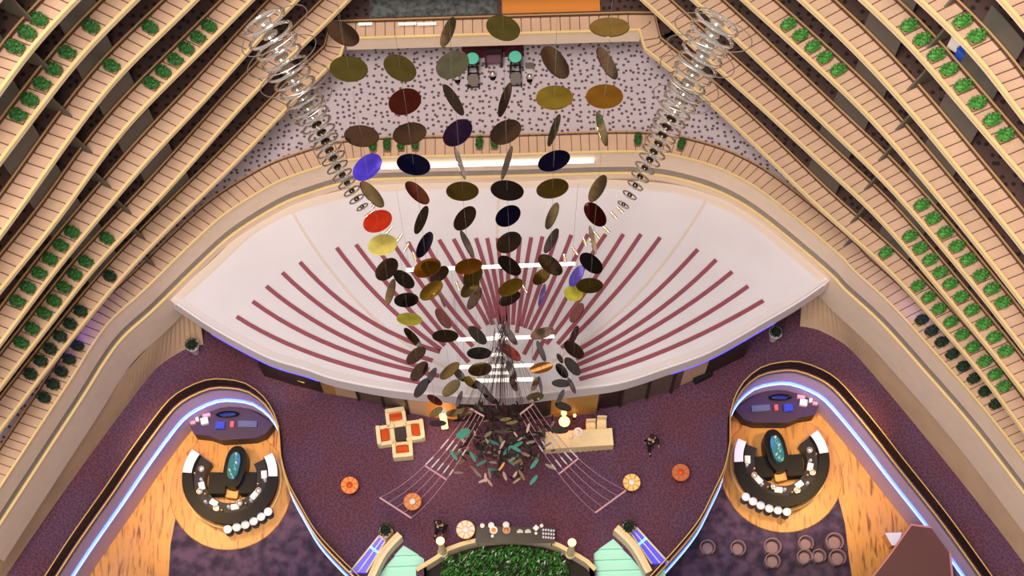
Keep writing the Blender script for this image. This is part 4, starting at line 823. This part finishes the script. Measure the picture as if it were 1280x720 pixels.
p = P(722.5, 541, .76); t = empty('flower_bowl', (p.x, p.y, .76), 'wide white bowl on the cloth-covered table', 'bowl'); MB().lathe((0, 0, 0), [(.08, 0), (.18, .1), (.2, .14), (.16, .12), (.02, .05)], 18).build('bowl_body', plate, t, True); MB().ball((0, 0, .13), .10, 10).build('flowers', plate, t, True)
p = P(705, 545, 0); t = empty('floor_lamp', (p.x, p.y+.3, 0), 'floor lamp with bright cream cone shade behind the cloth-covered table', 'floor lamp'); MB().lathe((0, 0, 0), [(.16, 0), (.16, .03), (.02, .05), (.02, 1.3)], 14).build('pole', black, t); MB().lathe((0, 0, 1.25), [(.24, 0), (.06, .42), (.05, .42), (.23, 0)], 20).build('lamp_shade', glow, t, True)
p = P(704, 516, 0); t = empty('globe_lamp', (p.x, p.y-.25, 0), 'small glowing globe lamp at the foot of the golden wall panel', 'lamp'); MB().lathe((0, 0, 0), [(.1, 0), (.1, .03), (.02, .05), (.02, .7)], 12).build('pole', black, t); MB().ball((0, 0, .82), .13, 14).build('globe', glow, t, True)
p = P(718, 523, 0); t = empty('table_candle', (p.x, p.y, 0), 'small white candle stand on the carpet above the cloth-covered table', 'candle stand'); MB().lathe((0, 0, 0), [(.08, 0), (.08, .02), (.015, .04), (.015, .4)], 10).build('stand', black, t); MB().lathe((0, 0, .4), [(.07, 0), (.07, .1), (.02, .12)], 10).build('candle', glow, t)
p = P(556, 534, 0); t = empty('light_column', (p.x, p.y, 0), 'tall glowing cream light column before the orange wall panel', 'light column'); MB().rbox((0, 0), .30, .22, .06, 2.6, .1, .04).build('diffuser', glow, t); MB().rbox((0, 0), .36, .28, 0, .06, .1, .03).build('base', black, t); MB().rbox((0, 0), .32, .24, 2.6, 2.66, .1, .03).build('cap', plate, t)
spot('panel_lamp', (p.x, p.y-.5, 3.4), (p.x, p.y-1.6, 0), 260, (1, .72, .4), 70, .8, .1)
# planters
def urn(x, y, lab, rz=0, m=whitet, sc_=1., sq=False):
    p = P(x, y, 0); t = empty('planter', (p.x, p.y, 0), lab, 'planter', rz=rz)
    if sq: MB().rbox((0, 0), .52, .52, 0, .8, 0, .16).build('pot', m, t, True); 
    else: MB().lathe((0, 0, 0), [(.15, 0), (.22, .5), (.30, 1.0), (.27, 1.0), (.2, .8)], 20).build('pot', m, t, True)
    z = .82 if sq else 1.0; mb = MB(); rr_ = random.Random(9)
    for i in range(130):
        a = rr_.uniform(0, 6.28); e = rr_.uniform(-.3, 1.5); r0 = .27; q = Vector((r0*math.cos(a)*math.cos(e), r0*math.sin(a)*math.cos(e), z+.12+r0*.8*math.sin(e))); dd = Vector((rr_.uniform(-1, 1), rr_.uniform(-1, 1), rr_.uniform(-.3, 1))).normalized()*.06; ss = dd.cross(Vector((.3, .5, .8))).normalized()*.022
        mb.add([q-dd, q+ss, q+dd, q-ss], [(0, 1, 2, 3)])
    mb.build('foliage', greend, t); MB().ball((0, 0, z+.10), .22, 12, .8).build('leaf_core', mat('blackish_green_leaf', (18, 28, 20), .8), t, True); t.scale = (sc_,)*3; return t  # blackish green core inside the bush
urn(245, 440, 'tall white tapered planter with dark bush under the left canopy tip'); urn(966, 424, 'tall white tapered planter with dark bush under the right canopy tip')
urn(483.5, 668, 'square cream planter with round dark bush by the left escalator', .75, cream, 1, True); urn(784, 664, 'square cream planter with round dark bush by the right escalator', .8, cream, 1, True)
p = P(1079, 436, 0); t = empty('waste_bin', (p.x, p.y, 0), 'round silver waste bin against the right lobby wall', 'bin'); MB().lathe((0, 0, 0), [(.2, 0), (.2, .7), (.18, .72)], 20).build('bin_body', silver, t, True); MB().lathe((0, 0, .72), [(.18, 0), (.16, .05), (.06, .09), (.01, .1)], 20).build('lid', whitet, t, True)
a, b = P(340, 458, .9), P(383, 474, .9); c = (a+b)/2; t = empty('gold_console', (c.x, c.y, 0), 'long gold-topped console table under the left front edge of the canopy', 'console', rz=math.atan2(b.y-a.y, b.x-a.x)); L = (b-a).length
for k in (-1, 1): MB().rbox((k*L/4, 0), L/2-.03, .40, .84, .9, 0, .01).build('top_panel', mat('gold_lit_top', (236, 206, 110), .4), t)
MB().rbox((0, .1), L-.1, .22, 0, .84, 0, .01).build('body', darkw, t)
MB().box(-.02, .02, -.2, .2, .9, .93).build('centre_strip', creamc, t)
spot('console_lamp', (c.x, c.y-1.6, 3.2), (c.x, c.y, .9), 160, (1, .86, .5), 60, .7, .1)
p = P(876, 470, 0); t = empty('black_bench', (p.x, p.y, 0), 'black bench seat with low back under the right front edge of the canopy', 'bench', rz=.45); MB().rbox((0, 0), .85, .5, 0, .42, 0, .05).build('seat', blackm, t); MB().rbox((0, .26), .85, .12, .0, .72, 0, .04).build('backrest', black, t)
# glass buffet table by the garden
A_, B_ = P(596, 657, .8), P(693, 659.5, .8); C_, D_ = P(693, 679, .8), P(594, 678, .8); cx = (A_+B_+C_+D_)/4
t = empty('glass_table', (cx.x, cx.y, 0), 'long smoked glass buffet table along the curved garden wall', 'table'); top = [(q.x-cx.x, q.y-cx.y) for q in (D_, C_, B_, A_)]
MB().prism(top, .76, .8).build('table_top', glassm, t)
for q in top: MB().lathe((q[0]*.93, q[1]*.85, 0), [(.03, 0), (.03, .76)], 8).build('leg', chrome, t)
def on_table(nm, x, y, prof, m, lab, cat, grp=None, part='dish', extra=None, seg=18, flat=1.):
    p = P(x, y, .82); t = empty(nm, (p.x, p.y, .8), lab, cat, grp); u = MB().lathe((0, 0, 0), prof, seg).build(part, m, t, True); 
    if extra: MB().lathe((0, 0, 0), extra[0], seg).build(extra[2], extra[1], t, True)
    return t
pd = [(.09, 0), (.13, .03), (.14, .04), (.1, .03)]
on_table('bowl', 603, 657.5, [(.05, 0), (.1, .06), (.1, .12), (.04, .16)], plate, 'small white covered bowl near the left end of the glass table', 'bowl')
on_table('plate_stack', 614, 657, [(.11, 0), (.13, .02), (.13, .09), (.1, .1)], plate, 'white stack of plates behind the ring-shaped dish on the glass table', 'plates')
on_table('ring_dish', 617, 663, [(.10, 0), (.16, .04), (.17, .06), (.12, .04)], plate, 'ring-shaped dish with amber centre, left one on the glass table', 'dish', None, 'dish', ([(.1, .02), (.1, .07), (.01, .09)], am, 'food'))
on_table('sauce_pot', 615.5, 670.5, [(.05, 0), (.07, .05), (.06, .1)], plate, 'small white sauce pot in front of the left ring-shaped dish', 'pot')
on_table('covered_dish', 632.5, 656, [(.13, 0), (.14, .05), (.1, .09), (.02, .1)], plate, 'white covered dish behind the brown ring-shaped dish', 'dish')
on_table('ring_dish', 633, 662.5, [(.12, 0), (.17, .04), (.17, .06), (.12, .04)], mat('beige_dish', (206, 176, 150), .4), 'beige ring-shaped dish with brown centre, right one on the glass table', 'dish', None, 'dish', ([(.12, .02), (.12, .07), (.01, .09)], gt, 'food'))
for x, nm in ((650, 'left'), (660, 'right')):
    p = P(x, 664, .85); t = empty('arch_stand', (p.x, p.y, .8), 'white arched serving stand, %s one of two on the glass table' % nm, 'serving stand'); MB().tube([(.11*math.cos(a), 0, .02+.34*math.sin(a)) for a in [math.pi*k/10 for k in range(11)]], .02, 6).build('arch', plate, t); MB().rbox((0, 0), .26, .12, 0, .03, 0, .03).build('base', plate, t); MB().ball((0, 0, .08), .06, 10).build('centre_dish', plate, t, True)
on_table('square_dish', 670, 660, [(.12, 0), (.14, .03), (.14, .06), (.02, .07)], plate, 'square white dish right of the arched serving stands', 'dish', seg=4); on_table('cup', 670, 667, [(.04, 0), (.06, .08), (.05, .08)], plate, 'single white cup in front of the square white dish', 'cup')
on_table('round_jar', 677, 657.5, [(.05, 0), (.08, .05), (.08, .1), (.03, .14)], plate, 'round white jar behind the block of glasses', 'jar')
gi = 0
for r_ in range(3):
    for k in range(5):
        p = P(679+k*3.3, 662.5+r_*4.6+(k*.3), .85); lab = '%s small glass from left in the %s row of the block on the glass table' % (ORD[k+1], ('rear', 'middle', 'front')[r_])
        if gi == 0: g0 = empty('drinking_glass', (p.x, p.y, .8), lab, 'glass', 'glasses on the glass table'); MB().lathe((0, 0, 0), [(.035, 0), (.045, .13), (.038, .13), (.03, .02)], 10).build('glass_body', mat('frosted_glass', (232, 226, 240), .15), g0, True); gi = 1
        else: clone(g0, (p.x, p.y, .8), 0, lab)
# curved garden wall, its posts with round heads, and the planting
gw = empty('garden_wall', (0, 11, 0), 'curved low cream wall around the planted garden at the lobby edge', 'garden wall'); GN = normals(ARC, 1); C = [np.array([c[0], c[1]-11]) for c in ARC]
MB().profile(C, GN, [(-.12, -.9), (.0, -.9), (.0, .22), (-.12, .22)]).build('wall_body', cream, gw); MB().profile(C, GN, [(-.15, .22), (.03, .22), (.03, .28), (-.15, .28)]).build('coping', rimm, gw)
struct(MB().prism([(c[0], c[1]) for c in ARC[::-1]]+[(ARC[0][0], 9.), (ARC[-1][0], 9.)], -1.2, -.9).build('floor_garden', mat('dark_soil', (40, 34, 28), .9)))
mb = MB(); rg = random.Random(4); yt = max(c[1] for c in ARC)
for i in range(2600):
    x = rg.uniform(-3.2, 2.8); k = min(range(0, len(ARC), 2), key=lambda j: abs(ARC[j][0]-x)); y = ARC[k][1]-.35-abs(rg.gauss(0, 1.1)); z = rg.uniform(-.75, .05)
    if y < 10.5 or abs(x+.2) > 2.7: continue
    d = Vector((rg.uniform(-1, 1), rg.uniform(-1, 1), rg.uniform(0, 1.2))).normalized()*.13; ss = d.cross(Vector((rg.random(), rg.random(), .2))).normalized()*.035; q = Vector((x, y, z)); mb.cur = 0 if rg.random() < .9 else 1
    mb.add([q-d, q+ss, q+d, q-ss], [(0, 1, 2, 3)])
tag(mb.build('garden_foliage', [greenb, mat('pale_leaf', (220, 236, 214), .5)]), 'mass of green garden foliage inside the curved cream wall', 'foliage', kind='stuff')
for x, y, nm in ((553.5, 691, 'left'), (713, 693, 'right'), (1035, 700, 'far')):
    p = P(x, y, 0) if nm != 'far' else P(1035, 699, -4.0)
    if nm == 'far': continue
    t = empty('lamp_post', (p.x, p.y, 0), 'cream tapered post with a round glowing head at the %s end of the garden wall' % nm, 'lamp post')
    MB().lathe((0, 0, 0), [(.2, 0), (.2, .1), (.16, .14), (.09, 1.2), (.07, 1.3)], 18).build('post', creamc, t, True); MB().ball((0, 0, 1.40), .16, 16, .6).build('globe', glow, t, True); t.scale = (1.1, 1.1, 1.75)
# escalator heads, left and right
for s in (-1, 1):
    nm = 'left' if s < 0 else 'right'; f = -s   # the outline is traced on the left one
    def Q(x, y, z): q = P(x, y, z); return Vector((f*q.x, q.y, z))
    w_ = spline([Q(x, y, .95)[:2] for x, y in ((500, 668), (489, 679), (480, 690), (472, 704), (462, 726))], .25); N = normals(w_, f)
    e = empty('escalator_balustrade', (w_[0][0], w_[0][1], 0), 'curved cream balustrade of the %s escalator head' % nm, 'balustrade'); C = [c-np.array([w_[0][0], w_[0][1]]) for c in w_]
    MB().profile(C, N, [(-.14, 0), (.14, 0), (.14, .9), (-.14, .9)]).build('balustrade_body', cream, e); MB().profile(C, N, [(-.16, .9), (-.04, .9), (-.04, .97), (-.16, .97)]).build('handrail', rimm, e); MB().profile(C, N, [(.02, .9), (.14, .9), (.14, .97), (.02, .97)]).build('handrail', creamc, e)
    g = empty('light_channel', (0, 0, 0), 'blue glowing glass channel with white rim beside the %s escalator' % nm, 'light channel'); q = [Q(x, y, .2) for x, y in ((474, 670), (482, 676), (458, 716), (437, 716))]; g.location = (q[0].x, q[0].y, 0)
    ql = [(v.x-q[0].x, v.y-q[0].y) for v in q]; ql2 = ql if f < 0 else ql[::-1]; ql2 = ql2 if sum((ql2[i][0]*ql2[(i+1) % 4][1]-ql2[(i+1) % 4][0]*ql2[i][1]) for i in range(4)) > 0 else ql2[::-1]
    MB().prism(ql2, .01, .2).build('glass_body', bluep, g)
    for (i, j) in ((0, 1), (1, 2), (3, 0)): MB().bar((ql[i][0], ql[i][1], .23), (ql[j][0], ql[j][1], .23), .07, .06).build('rim', creamc, g)
    mid = lambda a, b, t: (a[0]+(b[0]-a[0])*t, a[1]+(b[1]-a[1])*t)
    m0, m1 = mid(ql[0], ql[1], .55), mid(ql[3], ql[2], .5); MB().bar((m0[0], m0[1], .24), (m1[0], m1[1], .24), .05, .05).build('divider', creamc, g)
    a0, a1 = mid(ql[0], ql[3], .3), mid(ql[1], ql[2], .38); MB().bar((a0[0], a0[1], .24), (a1[0], a1[1], .24), .09, .05).build('light_cross_bar', cyan, g)
    mb = MB(); ep = esc[s]; xs = [q[0] for q in ep]; y0_ = max(q[1] for q in ep)
    for k in range(14): mb.box(min(xs), max(xs), y0_-.42*(k+1), y0_-.42*k, -.45-.2*k, -.12-.2*k)
    tag(mb.build('escalator_steps', turq), 'pale turquoise steps descending at the %s escalator' % nm, 'escalator')
# ---------------------------------------------------------------- people crossing the carpet
def skin_body(name, verts, edges, radii, m, parent, sub=1):
    me = bpy.data.meshes.new(name); me.from_pydata(verts, edges, []); o = bpy.data.objects.new(name, me); COL.objects.link(o); o.parent = parent
    md = o.modifiers.new('skin', 'SKIN'); md.use_smooth_shade = True; layer = me.skin_vertices[0] if me.skin_vertices else None
    if layer is None: bm = bmesh.new(); bm.from_mesh(me); bm.verts.layers.skin.new(); bm.to_mesh(me); bm.free(); layer = me.skin_vertices[0]
    for i, r in enumerate(radii): layer.data[i].radius = (r, r)
    layer.data[0].use_root = True; sd = o.modifiers.new('sub', 'SUBSURF'); sd.levels = sub; sd.render_levels = sub; me.materials.append(m); return o
def person(x, y, rz, lab, shirt_m):
    p = P(x, y, 0); t = empty('person', (p.x, p.y, 0), lab, 'person', rz=rz)
    V = []; E_ = []; R_ = []
    def v(c, r, link=None):
        V.append(c); R_.append(r)
        if link is not None: E_.append((link, len(V)-1))
        return len(V)-1
    pel = v((0, 0, .95), .13); ch = v((0, .0, 1.25), .14, pel); sh = v((0, .01, 1.42), .10, ch); nk = v((0, .01, 1.52), .055, sh); hd = v((0, -.01, 1.62), .085, nk); v((0, -.01, 1.72), .075, hd)
    clothT = []
    for s_, fy in ((-1, -.22), (1, .2)):
        hp = v((s_*.10, 0, .88), .10, pel); kn = v((s_*.11, fy*.55, .50), .065, hp); an = v((s_*.11, fy-.02 if fy < 0 else fy+.1, .09), .042, kn); v((s_*.11, (fy-.16) if fy < 0 else fy-.02, .05), .04, an)
        so = v((s_*.20, .01, 1.40), .065, sh); el = v((s_*.26, -fy*.3, 1.13), .045, so); wr = v((s_*.25, -fy*.9-.08, .92), .03, el); pm = v((s_*.25, -fy*.9-.12, .85), .034, wr)
        for q in range(4): f1 = v((s_*.25+(q-1.5)*.018, -fy*.9-.14, .80), .010, pm); v((s_*.25+(q-1.5)*.018, -fy*.9-.13, .755-.008*(q == 1)), .008, f1)
        th = v((s_*.22, -fy*.9-.15, .84), .010, pm); v((s_*.215, -fy*.9-.17, .80), .009, th)
    skin_body('body', V, E_, R_, skin, t)
    MB().ball((0, 0, 1.685), .108, 14, 1.).build('hair', hair, t, True).location = (0, .012, .02)
    MB().ball((0, -.105, 1.635), .014, 6).build('nose', skin, t, True)
    for s_ in (-1, 1):
        MB().ball((s_*.035, -.09, 1.66), .009, 6).build('eye', blackm, t, True); MB().ball((s_*.092, 0, 1.63), .02, 6, 1.4).build('ear', skin, t, True)
    V2 = []; E2 = []; R2 = []
    def w2(c, r, link=None):
        V2.append(c); R2.append(r)
        if link is not None: E2.append((link, len(V2)-1))
        return len(V2)-1
    a = w2((0, 0, .93), .16); b = w2((0, 0, 1.22), .165, a); c = w2((0, .01, 1.40), .13, b)
    for s_, fy in ((-1, -.22), (1, .2)):
        so = w2((s_*.19, .01, 1.40), .085, c); el = w2((s_*.26, -fy*.3, 1.13), .062, so); w2((s_*.25, -fy*.9-.06, .95), .048, el)
    skin_body('jacket', V2, E2, R2, blackm, t)
    V2 = []; E2 = []; R2 = []; a = w2((0, 0, .93), .14)
    for s_, fy in ((-1, -.22), (1, .2)):
        hp = w2((s_*.10, 0, .86), .115, a); kn = w2((s_*.11, fy*.55, .50), .082, hp); w2((s_*.11, fy-.02 if fy < 0 else fy+.1, .12), .062, kn)
    skin_body('trousers', V2, E2, R2, blackm, t)
    MB().prism([(-.05, -.165), (.05, -.165), (.03, -.12), (-.03, -.12)], 1.30, 1.50).build('shirt_front', shirt_m, t)
    for s_, fy in ((-1, -.22), (1, .2)): MB().rbox((s_*.11, (fy-.07) if fy < 0 else fy+.04), .09, .27, 0.005, .09, 0, .04).build('shoe', black, t, True)
person(812, 559, .3, 'person in black suit walking on the purple carpet right of the cloth-covered table', shirt)
person(551, 664, -.5, 'person in black suit with pale collar walking between the gold table and garden wall', shirt)
